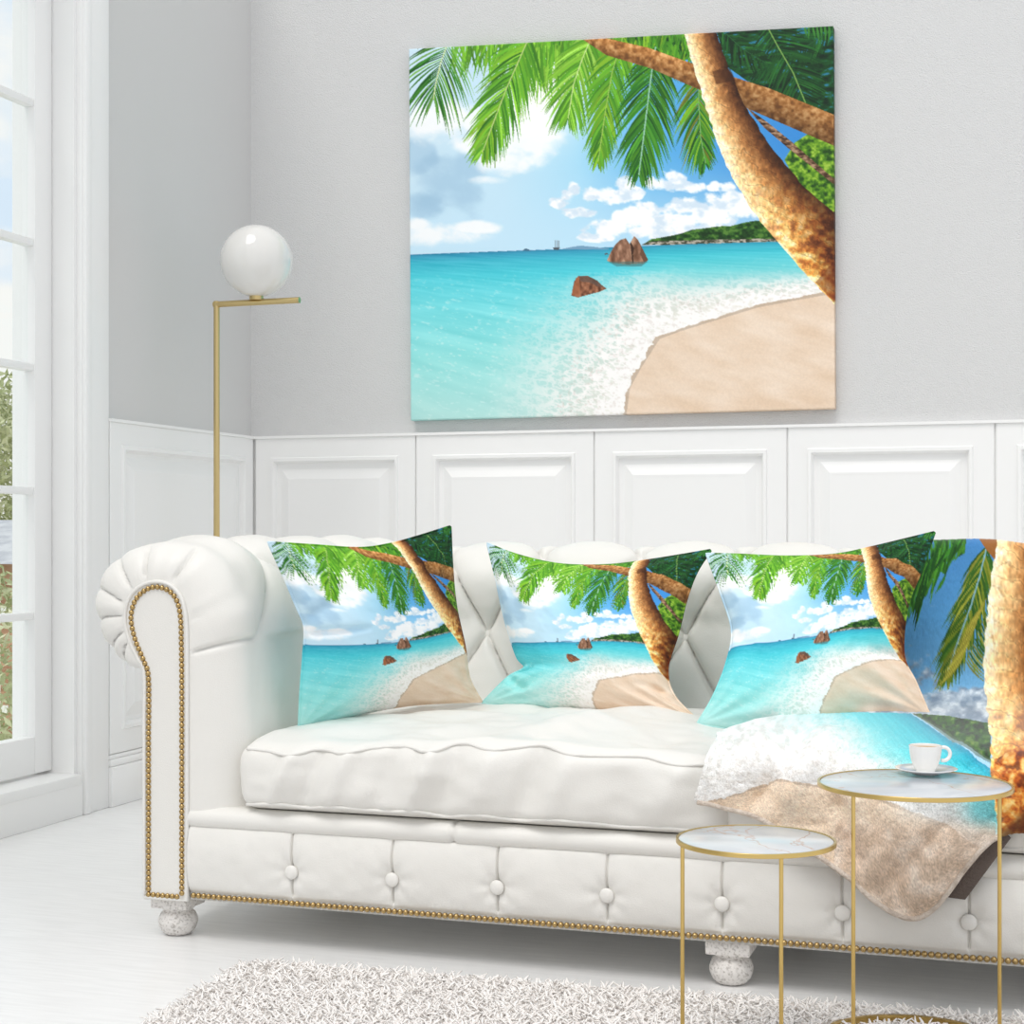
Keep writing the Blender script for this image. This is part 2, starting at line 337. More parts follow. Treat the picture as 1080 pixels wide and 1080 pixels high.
    r.a[:] = mix(r.a, np.broadcast_to(np.array([92., 170, 176]), r.a.shape), np.clip(tl * 1.1, 0, .8) * (X < 1049))
    sm = sstep(0, 26, (Y - 858) - .0 * X) * (X > 880) * (X < 1050) * (Y > 850)
    sn = ramp(fbm(X / 14, Y / 12, 231, 4), [.3, .55, .75], [(190, 168, 148), (212, 192, 174), (230, 214, 200)])
    r.a[:] = mix(r.a, sn, sm * .8)
    sp_ = (RNG.random(r.X.shape) - .5) * .34 * np.clip(sstep(770, 850, r.Y) + .25, 0, 1) * (r.X < 1050)
    r.a[:] = np.clip(r.a * (1 + sp_)[..., None], 0, 255)
paint_blanket(BLK)

# ------------------------------------------------------------------ object helpers
OFF = {}
def link(name, me, mat, parent, off):
    o = bpy.data.objects.new(name, me); C.objects.link(o)
    if mat is not None: me.materials.append(mat)
    if parent is not None: o.parent = parent
    OFF[o] = off
    return o
def mesh_obj(name, V, Fc, mat, parent=None, smooth=True, col=None, uv=None):
    V = np.asarray(V, float).reshape(-1, 3)
    off = OFF.get(parent, np.zeros(3)) if parent is not None else np.zeros(3)
    V = V - off
    me = bpy.data.meshes.new(name)
    if isinstance(Fc, np.ndarray):
        nf, k = Fc.shape
        me.vertices.add(len(V)); me.vertices.foreach_set('co', V.ravel().astype(np.float32))
        me.loops.add(nf * k); me.loops.foreach_set('vertex_index', Fc.ravel().astype(np.int32))
        me.polygons.add(nf); me.polygons.foreach_set('loop_start', (np.arange(nf) * k).astype(np.int32))
        me.update(calc_edges=True); me.validate()
    else:
        me.from_pydata([tuple(v) for v in V], [], [tuple(f) for f in Fc])
    if smooth:
        me.polygons.foreach_set('use_smooth', np.ones(len(me.polygons), bool))
    if col is not None:
        at = me.color_attributes.new('print', 'FLOAT_COLOR', 'POINT')
        c4 = np.ones((len(V), 4), np.float32); c4[:, :3] = np.asarray(col).reshape(-1, 3)
        at.data.foreach_set('color', c4.ravel())
    me.update()
    return link(name, me, mat, parent, off)
def grid_faces(n, m, cu=False, cv=False, flip=False, base=0):
    i = np.arange(n if cu else n - 1); j = np.arange(m if cv else m - 1)
    I, J = np.meshgrid(i, j, indexing='ij'); I2 = (I + 1) % n; J2 = (J + 1) % m
    f = np.stack([I * m + J, I2 * m + J, I2 * m + J2, I * m + J2], -1).reshape(-1, 4) + base
    return f[:, ::-1].copy() if flip else f
def grid_obj(name, P, mat, parent=None, cu=False, cv=False, flip=False, col=None, smooth=True):
    n, m = P.shape[:2]
    return mesh_obj(name, P.reshape(-1, 3), grid_faces(n, m, cu, cv, flip), mat, parent, smooth, col)
class MB:
    def __init__(s): s.v = []; s.f = []; s.n = 0
    def add(s, V, Fs):
        V = np.asarray(V, float).reshape(-1, 3)
        s.v.append(V); s.f += [tuple(int(i) + s.n for i in f) for f in Fs]; s.n += len(V); return s
    def box(s, a, b, bev=0.0):
        x0, y0, z0 = a; x1, y1, z1 = b
        if bev <= 0:
            V = [(x0, y0, z0), (x1, y0, z0), (x1, y1, z0), (x0, y1, z0), (x0, y0, z1), (x1, y0, z1), (x1, y1, z1), (x0, y1, z1)]
            return s.add(V, [(3, 2, 1, 0), (4, 5, 6, 7), (0, 1, 5, 4), (1, 2, 6, 5), (2, 3, 7, 6), (3, 0, 4, 7)])
        import bmesh
        bm = bmesh.new(); bmesh.ops.create_cube(bm, size=1.0)
        for v in bm.verts:
            v.co = Vector(((x0 + x1) / 2 + v.co.x * (x1 - x0), (y0 + y1) / 2 + v.co.y * (y1 - y0), (z0 + z1) / 2 + v.co.z * (z1 - z0)))
        bmesh.ops.bevel(bm, geom=bm.edges[:], offset=bev, segments=2, profile=.5, affect='EDGES')
        bm.verts.index_update()
        V = [v.co[:] for v in bm.verts]; Fs = [[v.index for v in f.verts] for f in bm.faces]; bm.free()
        return s.add(V, Fs)
    def lathe(s, prof, c=(0, 0, 0), n=40, cap=True):
        V = []; m = len(prof)
        for i in range(n):
            a = 2 * PI * i / n
            for r, z in prof: V.append((c[0] + r * math.cos(a), c[1] + r * math.sin(a), c[2] + z))
        Fs = [(i * m + j, ((i + 1) % n) * m + j, ((i + 1) % n) * m + j + 1, i * m + j + 1) for i in range(n) for j in range(m - 1)]
        if cap:
            if prof[0][0] > 1e-6: Fs.append([i * m for i in range(n)][::-1])
            if prof[-1][0] > 1e-6: Fs.append([i * m + m - 1 for i in range(n)])
        return s.add(V, Fs)
    def tube(s, pts, r, n=10, closed=False, caps=True):
        P = np.array(pts, float); k = len(P)
        if closed: T = np.roll(P, -1, 0) - np.roll(P, 1, 0)
        else: T = np.gradient(P, axis=0)
        T /= np.linalg.norm(T, axis=1)[:, None] + 1e-12
        up = np.array([0, 0, 1.0]) if abs(T[0][2]) < .9 else np.array([1.0, 0, 0])
        V = []; N = np.cross(T[0], up); N /= np.linalg.norm(N)
        for i in range(k):
            N = N - T[i] * np.dot(N, T[i]); N /= np.linalg.norm(N) + 1e-12; B = np.cross(T[i], N)
            rr = r[i] if hasattr(r, '__len__') else r
            for j in range(n):
                a = 2 * PI * j / n; V.append(P[i] + rr * (math.cos(a) * N + math.sin(a) * B))
        Fs = []
        for i in range(k if closed else k - 1):
            for j in range(n):
                i2 = (i + 1) % k; Fs.append((i * n + j, i * n + (j + 1) % n, i2 * n + (j + 1) % n, i2 * n + j))
        if caps and not closed: Fs += [list(range(n))[::-1], [(k - 1) * n + j for j in range(n)]]
        return s.add(V, Fs)
    def build(s, name, mat, parent=None, smooth=True, sharp=None):
        o = mesh_obj(name, np.concatenate(s.v), s.f, mat, parent, smooth)
        if sharp: o.data.set_sharp_from_angle(angle=math.radians(sharp))
        return o
def empty(name, loc):
    o = bpy.data.objects.new(name, None); C.objects.link(o); o.location = loc; o.empty_display_size = .1
    OFF[o] = np.array(loc, float); return o
def tag(o, label=None, cat=None, group=None, kind=None):
    if label: o['label'] = label
    if cat: o['category'] = cat
    if group: o['group'] = group
    if kind: o['kind'] = kind
    return o
def catmull(pts, n, closed=False):
    P = np.array(pts, float); k = len(P)
    t = np.linspace(0, k if closed else k - 1, n, endpoint=not closed)
    i = np.floor(t).astype(int)
    if not closed: i = np.minimum(i, k - 2)
    f = (t - i)[:, None]
    g = (lambda q: P[q % k]) if closed else (lambda q: P[np.clip(q, 0, k - 1)])
    p0, p1, p2, p3 = g(i - 1), g(i), g(i + 1), g(i + 2)
    return .5 * (2 * p1 + (p2 - p0) * f + (2 * p0 - 5 * p1 + 4 * p2 - p3) * f ** 2 + (3 * p1 - p0 - 3 * p2 + p3) * f ** 3)

# ------------------------------------------------------------------ materials
def mat(name, col, rough=.5, metal=0.0, spec=.5, bump=None, vary=None, coat=0.0, sheen=0.0):
    m = bpy.data.materials.new(name); m.use_nodes = True; nt = m.node_tree; b = nt.nodes['Principled BSDF']
    b.inputs['Base Color'].default_value = (*col, 1); b.inputs['Roughness'].default_value = rough; b.inputs['Metallic'].default_value = metal
    b.inputs['Specular IOR Level'].default_value = spec; b.inputs['Coat Weight'].default_value = coat; b.inputs['Sheen Weight'].default_value = sheen
    tc = nt.nodes.new('ShaderNodeTexCoord')
    if vary:
        sc, c2, lo, hi = vary[:4]; mp = nt.nodes.new('ShaderNodeMapping'); mp.inputs['Scale'].default_value = vary[4] if len(vary) > 4 else (1, 1, 1)
        n = nt.nodes.new('ShaderNodeTexNoise'); n.inputs['Scale'].default_value = sc; n.inputs['Detail'].default_value = 6
        r = nt.nodes.new('ShaderNodeValToRGB'); r.color_ramp.elements[0].position = lo; r.color_ramp.elements[1].position = hi
        r.color_ramp.elements[0].color = (*col, 1); r.color_ramp.elements[1].color = (*c2, 1)
        nt.links.new(tc.outputs['Object'], mp.inputs[0]); nt.links.new(mp.outputs[0], n.inputs['Vector']); nt.links.new(n.outputs['Fac'], r.inputs[0]); nt.links.new(r.outputs[0], b.inputs['Base Color'])
    if bump:
        sc, st, ds = bump[:3]
        n = nt.nodes.new('ShaderNodeTexNoise'); n.inputs['Scale'].default_value = sc; n.inputs['Detail'].default_value = bump[3] if len(bump) > 3 else 3
        bp = nt.nodes.new('ShaderNodeBump'); bp.inputs['Strength'].default_value = st; bp.inputs['Distance'].default_value = ds
        nt.links.new(tc.outputs['Object'], n.inputs['Vector']); nt.links.new(n.outputs['Fac'], bp.inputs['Height']); nt.links.new(bp.outputs[0], b.inputs['Normal'])
    return m
def print_mat(name, rough, bump, sheen=0.0):
    m = mat(name, (.8, .8, .8), rough, 0, .3, bump, None, 0, sheen); nt = m.node_tree
    a = nt.nodes.new('ShaderNodeVertexColor'); a.layer_name = 'print'
    nt.links.new(a.outputs['Color'], nt.nodes['Principled BSDF'].inputs['Base Color']); return m
M = {
    'wall': mat('wall_paint', (.675, .675, .675), .7, 0, .3, (260, .85, .0035, 4)),
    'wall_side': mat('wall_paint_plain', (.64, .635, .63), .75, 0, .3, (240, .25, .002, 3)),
    'trim': mat('trim_paint', (.87, .868, .862), .42, 0, .4),
    'floor': mat('floor_lacquer', (.85, .85, .85), .26, 0, .5, (30, .06, .003), (9, (.79, .79, .79), .35, .7, (1, 9, 1))),
    'leather': mat('white_leather', (.785, .77, .735), .42, 0, .45, (420, .35, .0015, 4)),
    'leather_dark': mat('white_leather_seam', (.62, .60, .57), .6),
    'brass_nail': mat('antique_brass', (.47, .33, .145), .32, 1.0),
    'gold': mat('brushed_gold', (.66, .47, .17), .28, 1.0),
    'brass': mat('aged_brass', (.60, .46, .22), .3, 1.0),
    'foot': mat('whitewashed_wood', (.78, .75, .72), .6, 0, .3, (160, .5, .003), (190, (.40, .37, .34), .50, .70)),
    'opal': mat('opal_glass', (.76, .745, .72), .12, 0, .5, None, None, .6),
    'china': mat('white_china', (.86, .855, .84), .15, 0, .5, None, None, .5),
    'coffee': mat('crema', (.50, .33, .17), .4),
    'canvas': print_mat('printed_canvas', .6, (900, .15, .001)),
    'cotton': print_mat('printed_cotton', .8, (700, .5, .0015)),
    'fleece': print_mat('printed_fleece', .95, (420, .25, .0015), .3),
    'fleece_back': mat('fleece_back', (.15, .12, .105), .95, 0, .2, (300, .8, .004)),
    'hem': mat('hem_fleece', (.80, .70, .61), .95, 0, .2, (300, 1.0, .006), (60, (.60, .50, .42), .4, .7)),
    'pile': mat('shag_pile', (.95, .92, .895), .9, 0, .2, None, None, 0, .2),
    'rug_base': mat('rug_backing', (.9, .87, .84), .95),
    'leaf': mat('leaf_green', (.42, .46, .24), .6, 0, .3, None, (3, (.70, .70, .50), .35, .7)),
    'bark': mat('bark', (.20, .14, .09), .9),
    'brick': mat('house_brick', (.46, .26, .17), .9, 0, .2, None, (2.5, (.62, .40, .28), .4, .6, (1, 1, 6))),
    'roof': mat('slate_roof', (.42, .44, .48), .8, 0, .2, None, (5, (.55, .57, .60), .4, .6, (1, 1, 4))),
}
def marble():
    m = mat('marble', (.80, .82, .84), .2, 0, .35); nt = m.node_tree; b = nt.nodes['Principled BSDF']; N = nt.nodes.new; Lk = nt.links.new
    tc = N('ShaderNodeTexCoord'); n = N('ShaderNodeTexNoise'); n.inputs['Scale'].default_value = 6; n.inputs['Detail'].default_value = 8; n.inputs['Distortion'].default_value = 1.2
    r = N('ShaderNodeValToRGB'); r.color_ramp.elements[0].position = .35; r.color_ramp.elements[0].color = (.50, .54, .59, 1); r.color_ramp.elements[1].position = .62; r.color_ramp.elements[1].color = (.70, .71, .725, 1)
    Lk(tc.outputs['Object'], n.inputs['Vector']); Lk(n.outputs['Fac'], r.inputs[0])
    w = N('ShaderNodeTexNoise'); w.inputs['Scale'].default_value = 3.2; w.inputs['Detail'].default_value = 5; w.inputs['Distortion'].default_value = 1.0
    s = N('ShaderNodeMath'); s.operation = 'SUBTRACT'; s.inputs[1].default_value = .5; ab = N('ShaderNodeMath'); ab.operation = 'ABSOLUTE'
    vr = N('ShaderNodeValToRGB'); vr.color_ramp.elements[0].position = .0; vr.color_ramp.elements[0].color = (.8, .8, .8, 1); vr.color_ramp.elements[1].position = .007; vr.color_ramp.elements[1].color = (0, 0, 0, 1)
    Lk(tc.outputs['Object'], w.inputs['Vector']); Lk(w.outputs['Fac'], s.inputs[0]); Lk(s.outputs[0], ab.inputs[0]); Lk(ab.outputs[0], vr.inputs[0])
    mx = N('ShaderNodeMix'); mx.data_type = 'RGBA'; Lk(vr.outputs[0], mx.inputs['Factor']); Lk(r.outputs[0], mx.inputs['A']); mx.inputs['B'].default_value = (.55, .36, .27, 1)
    Lk(mx.outputs['Result'], b.inputs['Base Color']); return m
M['marble'] = marble()
def glass():
    m = bpy.data.materials.new('window_glass'); m.use_nodes = True; nt = m.node_tree; nt.nodes.clear(); N = nt.nodes.new
    o = N('ShaderNodeOutputMaterial'); t = N('ShaderNodeBsdfTransparent'); t.inputs[0].default_value = (.97, .985, .98, 1); g = N('ShaderNodeBsdfGlossy'); g.inputs['Roughness'].default_value = .02
    lw = N('ShaderNodeLayerWeight'); pw = N('ShaderNodeMath'); pw.operation = 'POWER'; pw.inputs[1].default_value = 4.0; nt.links.new(lw.outputs['Facing'], pw.inputs[0]); f = N('ShaderNodeMath'); f.operation = 'MULTIPLY'; f.inputs[1].default_value = .35; nt.links.new(pw.outputs[0], f.inputs[0]); x = N('ShaderNodeMixShader')
    nt.links.new(f.outputs[0], x.inputs[0]); nt.links.new(t.outputs[0], x.inputs[1]); nt.links.new(g.outputs[0], x.inputs[2]); nt.links.new(x.outputs[0], o.inputs[0]); return m
M['glass'] = glass()

# ------------------------------------------------------------------ room shell
WX, WY = -2.64, 5.02           # window wall plane, back wall plane
tag(MB().box((WX - .25, -1.2, -.06), (2.6, WY + .1, 0)).build('floor', M['floor'], None, False), kind='structure')
tag(MB().box((WX - .25, WY, 0), (2.6, WY + .1, 3.0)).build('wall_back', M['wall'], None, False), kind='structure')
JY0, JY1, WZ0, WZ1 = 2.55, 3.95, .10, 2.86       # window opening
wl = MB()
wl.box((WX - .21, JY1, 0), (WX, WY, 3.0)); wl.box((WX - .21, -1.2, 0), (WX, JY0, 3.0))
wl.box((WX - .21, JY0, 0), (WX, JY1, WZ0)); wl.box((WX - .21, JY0, WZ1), (WX, JY1, 3.0))
tag(wl.build('wall_left', M['wall_side'], None, False), kind='structure')
# panelled dado: one bay = stile frame, moulding, bevel, raised field
def bay(mb, P, a0, a1, z0, z1):
    prof = [(0, .0), (0, .022), (.003, .024), (.060, .024), (.063, .031), (.072, .031), (.080, .012), (.092, .012), (.128, .026), (.134, .026), (.134, .0255)]
    rings = []
    for ins, d in prof:
        iz = ins * 1.12
        rings.append([P(a0 + ins, z0 + iz, d), P(a1 - ins, z0 + iz, d), P(a1 - ins, z1 - iz, d), P(a0 + ins, z1 - iz, d)])
    V = [p for r in rings for p in r]; Fs = []
    for k in range(len(rings) - 1):
        for j in range(4): Fs.append((k * 4 + j, k * 4 + (j + 1) % 4, (k + 1) * 4 + (j + 1) % 4, (k + 1) * 4 + j))
    q = (len(rings) - 1) * 4; Fs.append((q, q + 1, q + 2, q + 3))
    mb.add(V, Fs)
DZ0, DZ1 = .155, 1.142
tb = MB(); PB = lambda a, z, d: (a, WY - d, z)
x = WX + .027
edges = [WX + .027, -2.008, -1.384, -.758, -.136, .49, 1.115, 1.74, 2.36]
for a0, a1 in zip(edges[:-1], edges[1:]): bay(tb, PB, a0 + .0025, a1 - .0025, DZ0, DZ1)
tb.box((WX, WY - .030, DZ1 - .001), (2.6, WY, DZ1 + .008)); tb.box((WX, WY - .014, DZ0 - .01), (2.6, WY, DZ1))
tag(tb.build('trim_1', M['trim'], None, False), kind='structure')
tl = MB(); PL = lambda a, z, d: (WX + d, a, z)
V0 = tl.n
bay(tl, lambda a, z, d: (WX + d, 2 * 4.55 - a, z), 2 * 4.55 - (WY - .028), 2 * 4.55 - 4.094, DZ0, DZ1)
tl.box((WX, 4.09, DZ1 - .001), (WX + .030, WY - .03, DZ1 + .008))
tag(tl.build('trim_2', M['trim'], None, False), kind='structure')
def base(mb, a, b): mb.box(a, b, .004)
bb = MB(); bb.box((WX, WY - .034, 0), (2.6, WY, .118), .004); bb.box((WX, WY - .030, .118), (2.6, WY, .140), .006); bb.box((WX, WY - .026, .140), (2.6, WY, .153), .005)
tag(bb.build('baseboard_back', M['trim'], None, True, 30), kind='structure')
bl = MB()
for y0, y1 in ((4.09, WY - .034), (-1.2, JY0 - .14)):
    bl.box((WX, y0, 0), (WX + .034, y1, .118), .004); bl.box((WX, y0, .118), (WX + .030, y1, .140), .006); bl.box((WX, y0, .140), (WX + .026, y1, .153), .005)
tag(bl.build('baseboard_left', M['trim'], None, True, 30), kind='structure')

# ------------------------------------------------------------------ window
win = tag(empty('window_1', (WX, (JY0 + JY1) / 2, 0)), kind='structure')
cs = MB()
for y0, y1, s in ((JY1, 4.09, 1), (JY0 - .14, JY0, -1)):
    cs.box((WX, y0, 0), (WX + .022, y1, 3.0), .003)
    yb = (y0 + .004, y0 + .034) if s > 0 else (y1 - .034, y1 - .004)
    cs.box((WX, yb[0], .0), (WX + .034, yb[1], WZ1), .006)
cs.box((WX, JY0, 0), (WX + .026, JY1, .095), .003); cs.box((WX, JY0, WZ1), (WX + .022, JY1, 3.0), .003)
cs.build('casing', M['trim'], win, True, 30)
jb = MB()
jb.box((WX - .205, JY1 - .012, WZ0), (WX + .004, JY1 + .002, WZ1)); jb.box((WX - .205, JY0, WZ0), (WX + .004, JY0 + .012, WZ1))
jb.box((WX - .205, JY0 + .012, WZ1 - .012), (WX + .004, JY1 - .012, WZ1))
jb.box((WX - .16, JY1 - .03, WZ0), (WX - .115, JY1 - .012, WZ1), .002)
jb.build('jamb', M['trim'], win, False)
MB().box((WX - .23, JY0 + .012, WZ0 - .01), (WX + .03, JY1 - .012, WZ0 + .02), .004).build('sill', M['trim'], win, True, 30)
def sash(y0, y1):
    st = .082; xa, xb = WX - .112, WX - .068
    z0, z1 = WZ0 + .028, WZ1 - .016
    fr = MB()
    for a, b in ((y0, y0 + st), (y1 - st, y1)): fr.box((xa, a, z0), (xb, b, z1), .004)
    fr.box((xa, y0 + st, z0), (xb, y1 - st, z0 + .105), .004); fr.box((xa, y0 + st, z1 - st), (xb, y1 - st, z1), .004)
    f = fr.build('sash_frame', M['trim'], win, True, 30)
    for zc in (.575, .93, 1.28, 1.634, 2.03, 2.40):
        mb = MB(); mb.box((xa + .008, y0 + st, zc - .011), (xb - .004, y1 - st, zc + .011), .004)
        mb.build('glazing_bar', M['trim'], f, True, 30)
    MB().box((xa + .018, y0 + st - .01, z0 + .1), (xa + .022, y1 - st + .01, z1 - st + .01)).build('glass_pane', M['glass'], f, False)
sash(JY0 + .014, 3.248); sash(3.252, JY1 - .014)

# ------------------------------------------------------------------ floor lamp behind the sofa
LY = 4.42
p0 = on_y(228.5, 321, LY); p1 = on_y(316, 318, LY); lx = p0[0]; zb = p0[2]; sph = on_y(270.5, 279, LY)
lamp = tag(empty('floor_lamp', (lx, LY, 0)), 'slim brass floor lamp with white glass globe on a bent arm, in the corner', 'lamp')
MB().lathe([(0, 0), (.13, 0), (.135, .004), (.135, .014), (.13, .018), (0, .018)], (lx, LY, 0), 48, False).build('base', M['brass'], lamp, True, 40)
MB().tube([(lx, LY, .016), (lx, LY, zb + .0095)], .0095, 16).build('pole', M['brass'], lamp, True, 40)
MB().tube([(lx - .0095, LY, zb), (p1[0], LY, zb)], .0095, 16).build('arm', M['brass'], lamp, True, 40)
R0 = 37.5 / F * np.linalg.norm(sph - CAM) * .985
ct = (sph[0], LY, zb + .018 + R0 * .985)
MB().lathe([(.022, zb + .006 - ct[2]), (.022, -R0 * .972)], ct, 24).build('lamp_holder', M['brass'], lamp, True, 40)
gl = [(R0 * math.sin(a), -R0 * math.cos(a)) for a in np.linspace(.02, PI - .001, 40)]
MB().lathe(gl, ct, 56, False).build('globe_shade', M['opal'], lamp)

# ------------------------------------------------------------------ canvas print on the wall
def canvas():
    CY = WY - .036
    tl_, tr_, br_, bl_ = (on_y(*p, CY) for p in ((431, 51.5), (878.5, 27), (880.5, 431), (433, 443.5)))
    n, m = 640, 560
    u = np.linspace(0, 1, n)[:, None]; v = np.linspace(0, 1, m)[None, :]
    P = ((1 - u) * (1 - v))[..., None] * tl_ + (u * (1 - v))[..., None] * tr_ + (u * v)[..., None] * br_ + ((1 - u) * v)[..., None] * bl_
    ins = .004; d = np.minimum(np.minimum(u, 1 - u) * 1.4, np.minimum(v, 1 - v) * 1.25)
    P[..., 1] += np.where(d < ins, ins - np.sqrt(np.maximum(ins ** 2 - (ins - d) ** 2, 0)), 0)
    col = lin(art_uv(u + 0 * v, v + 0 * u))
    Vs = [P.reshape(-1, 3)]; Fs = [grid_faces(n, m)]; Cs = [col.reshape(-1, 3)]; nb = n * m
    for sl in (P[0, :], P[-1, :][::-1], P[:, 0][::-1], P[:, -1]):
        pass
    for idx, line, lc in ((0, P[0, :], col[3, :]), (1, P[-1, ::-1], col[-4, ::-1]), (2, P[::-1, 0], col[::-1, 3]), (3, P[:, -1], col[:, -4])):
        b = line.copy(); b[:, 1] = WY - .001
        q = np.stack([line, b], 0); Vs.append(q.reshape(-1, 3)); k = len(line)
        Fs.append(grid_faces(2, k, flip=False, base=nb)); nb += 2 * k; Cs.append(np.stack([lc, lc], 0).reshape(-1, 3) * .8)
    return mesh_obj('canvas_print', np.concatenate(Vs), np.concatenate(Fs), M['canvas'], None, True, np.concatenate(Cs))
cv = canvas(); tag(cv, 'large frameless canvas of a palm beach hanging on the grey wall above the sofa', 'picture')
cv.data.set_sharp_from_angle(angle=math.radians(50))

# ------------------------------------------------------------------ chesterfield sofa
YF = 2.785                       # front plane
XL, XR = -1.70, .64              # outer faces of the arms
MID = (XL + XR) / 2
sofa = tag(empty('chesterfield_sofa', (MID, 3.3, 0)), 'white leather rolled-arm sofa with button tufting and brass nailheads', 'sofa')
LE = M['leather']
def crease(p, q, w=.11):
    # diamonds: lines at integer p and integer q; returns 0 in the crease and 1 in the middle
    a = np.abs(np.sin(PI * p)); b = np.abs(np.sin(PI * q))
    return (1 - np.exp(-(a / w))) * (1 - np.exp(-(b / w))), (a * b) ** .5
def normals_of(Pq):
    du = np.gradient(Pq, axis=0); dv = np.gradient(Pq, axis=1); n = np.cross(du, dv)
    return n / (np.linalg.norm(n, axis=-1, keepdims=True) + 1e-12)
# --- arm cross-sections in (x, z)
def sec(pxs, Y): return np.array([on_y(a, b, Y)[[0, 2]] for a, b in pxs])
ZB = .081
Cc = sec([(152, 948), (152, 840), (152, 760), (151.5, 714), (136, 700), (112, 674), (100, 641), (105, 609), (126, 585), (156, 573), (190, 572), (222, 583), (243, 606), (252, 640), (254, 676), (258, 730), (262, 790), (264, 866)], YF + .05)
Kc = sec([(152, 948), (152, 840), (152, 760), (151.5, 710), (146, 694), (137, 674), (132.5, 652), (137, 631), (149, 618), (165, 613.5), (180, 617), (191, 629), (196, 646), (197.5, 664), (198, 690), (198, 740), (198, 800), (198, 866)], YF)
Cc[:4, 0] = XL; Kc[:4, 0] = XL; Kc[0, 1] = Cc[0, 1] = ZB
XP = Kc[-1, 0]                   # inner edge of the facing
NU = 260
Cs_ = catmull(Cc, NU); Ks_ = catmull(Kc, NU)
YB = YF + 1.02                   # rear of the arms
def arm(mirror):
    D = .075
    q = np.linspace(0, 1, 26)
    rows = []; ys = []; sv = []
    for t in q:
        s = math.sin(t * PI / 2) ** .9; rows.append(Ks_ + (Cs_ - Ks_) * s); ys.append(YF + D * (1 - math.cos(t * PI / 2))); sv.append(t)
    yy = np.linspace(YF + D, YB, 190)[1:]
    for y in yy: rows.append(Cs_); ys.append(y); sv.append(1)
    S = np.array(rows); ys = np.array(ys); sv = np.array(sv)
    P = np.stack([S[..., 0], np.repeat(ys[:, None], NU, 1), S[..., 1]], -1)
    N = normals_of(P)
    cen = np.array([on_y(166, 650, YF + .05)[0], 0, on_y(166, 650, YF + .05)[2]])
    if np.mean(np.einsum('ijk,ijk->ij', N, P - cen - np.array([0, YF + .3, 0]))) < 0: N = -N
    arc = np.r_[0, np.cumsum(np.hypot(*np.diff(Cs_, axis=0).T))]
    u = np.linspace(0, 1, NU)
    # tufts on the roll and the upper inside face: nodes along arc
    iz = np.argmin(np.hypot(Cs_[:, 0] - on_y(253, 674, YF + .05)[0], Cs_[:, 1] - on_y(253, 674, YF + .05)[1 + 1]))
    a0 = arc[iz]
    A = (a0 - arc)[None, :] / .20                 # 0 at the front button row on the inside face, grows over the roll
    B = (P[..., 1] - (YF + .125)) / .235
    p = B + A / 2; qq = B - A / 2
    cr, bl = crease(p, qq, .10)
    on = sstep(-.02, .05, A) * (1 - sstep(1.95, 2.1, A))
    on = on * sstep(YF + .075, YF + .16, P[..., 1])
    h = (.030 * bl + .004 * cr - .014) * on
    # one seam from the facing to the first button and a shoulder fold below the roll
    seam = np.exp(-((arc[None, :] - a0) / .0045) ** 2) * (1 - sstep(YF + .10, YF + .14, P[..., 1])) * sstep(.02, .12, sv)[:, None]
    h = h - .010 * seam
    h = h + .012 * np.exp(-((arc[None, :] - a0 + .05) / .04) ** 2) * (1 - sstep(YF + .02, YF + .2, P[..., 1])) * sv[:, None]
    # gathers round the scroll
    sc = P - cen; ang = np.arctan2(sc[..., 2], sc[..., 0])
    roll = sstep(.20, .24, u)[None, :] * (1 - sstep(.72, .76, u))[None, :]
    for ak in (.06, .95, 1.64, 2.16, 2.70, -3.10, -2.55, -2.18):
        dd = np.abs(np.angle(np.exp(1j * (ang - ak - .18 * (sv[:, None] - .5)))))
        fall = (sstep(.0, .15, sv) * (1 - sstep(.62, .97, sv)))[:, None] + 0 * ang
        h = h - (.0085 * np.exp(-(dd / .021) ** 2) + .0032 * np.exp(-(dd / .09) ** 2) - .0016 * np.exp(-((dd - .20) / .1) ** 2)) * fall * roll
    h = h + (fbm(P[..., 1] * 14, arc[None, :] * 14 + 0 * P[..., 1], 7, 3) - .5) * .008 * sstep(.3, 1, sv)[:, None] * sstep(.22, .3, u)[None, :]
    P = P + N * h[..., None]
    if mirror: P[..., 0] = 2 * MID - P[..., 0]
    o = grid_obj('arm', P, LE, sofa, flip=not mirror)
    # rear closing cap and facing
    K = Ks_.copy(); K = np.vstack([K, [XP, ZB]])
    if mirror: K[:, 0] = 2 * MID - K[:, 0]
    n = len(K); mb = MB()
    V = [(x, YF + .03, z) for x, z in K] + [(x, YF - .002, z) for x, z in K]
    c = K.mean(0); Kin = c + (K - c) * .95
    Fs = [(i, (i + 1) % n, n + (i + 1) % n, n + i) for i in range(n)] + [[n + i for i in range(n)]]
    if mirror: Fs = [tuple(f)[::-1] for f in Fs]
    mb.add(V, [tuple(f)[::-1] for f in Fs]); f = mb.build('arm_facing', LE, sofa, True, 40)
    kk = catmull(K[::6], 180, False)
    MB().tube([(x, YF - .002, z) for x, z in np.vstack([K[:-1:2], K[-1:]])], .0042, 8, True).build('welt', LE, f)
    rc = [(x if not mirror else 2 * MID - x, YB, z) for x, z in Cs_[::4]]
    mb = MB(); mb.add(rc, [list(range(len(rc))) if not mirror else list(range(len(rc)))[::-1]]); mb.build('arm_rear', LE, sofa, False)
    return f
facing = arm(False); facing2 = arm(True)
XI0 = Cs_[-1, 0]; XI1 = 2 * MID - XI0           # inside faces of the arms at seat level

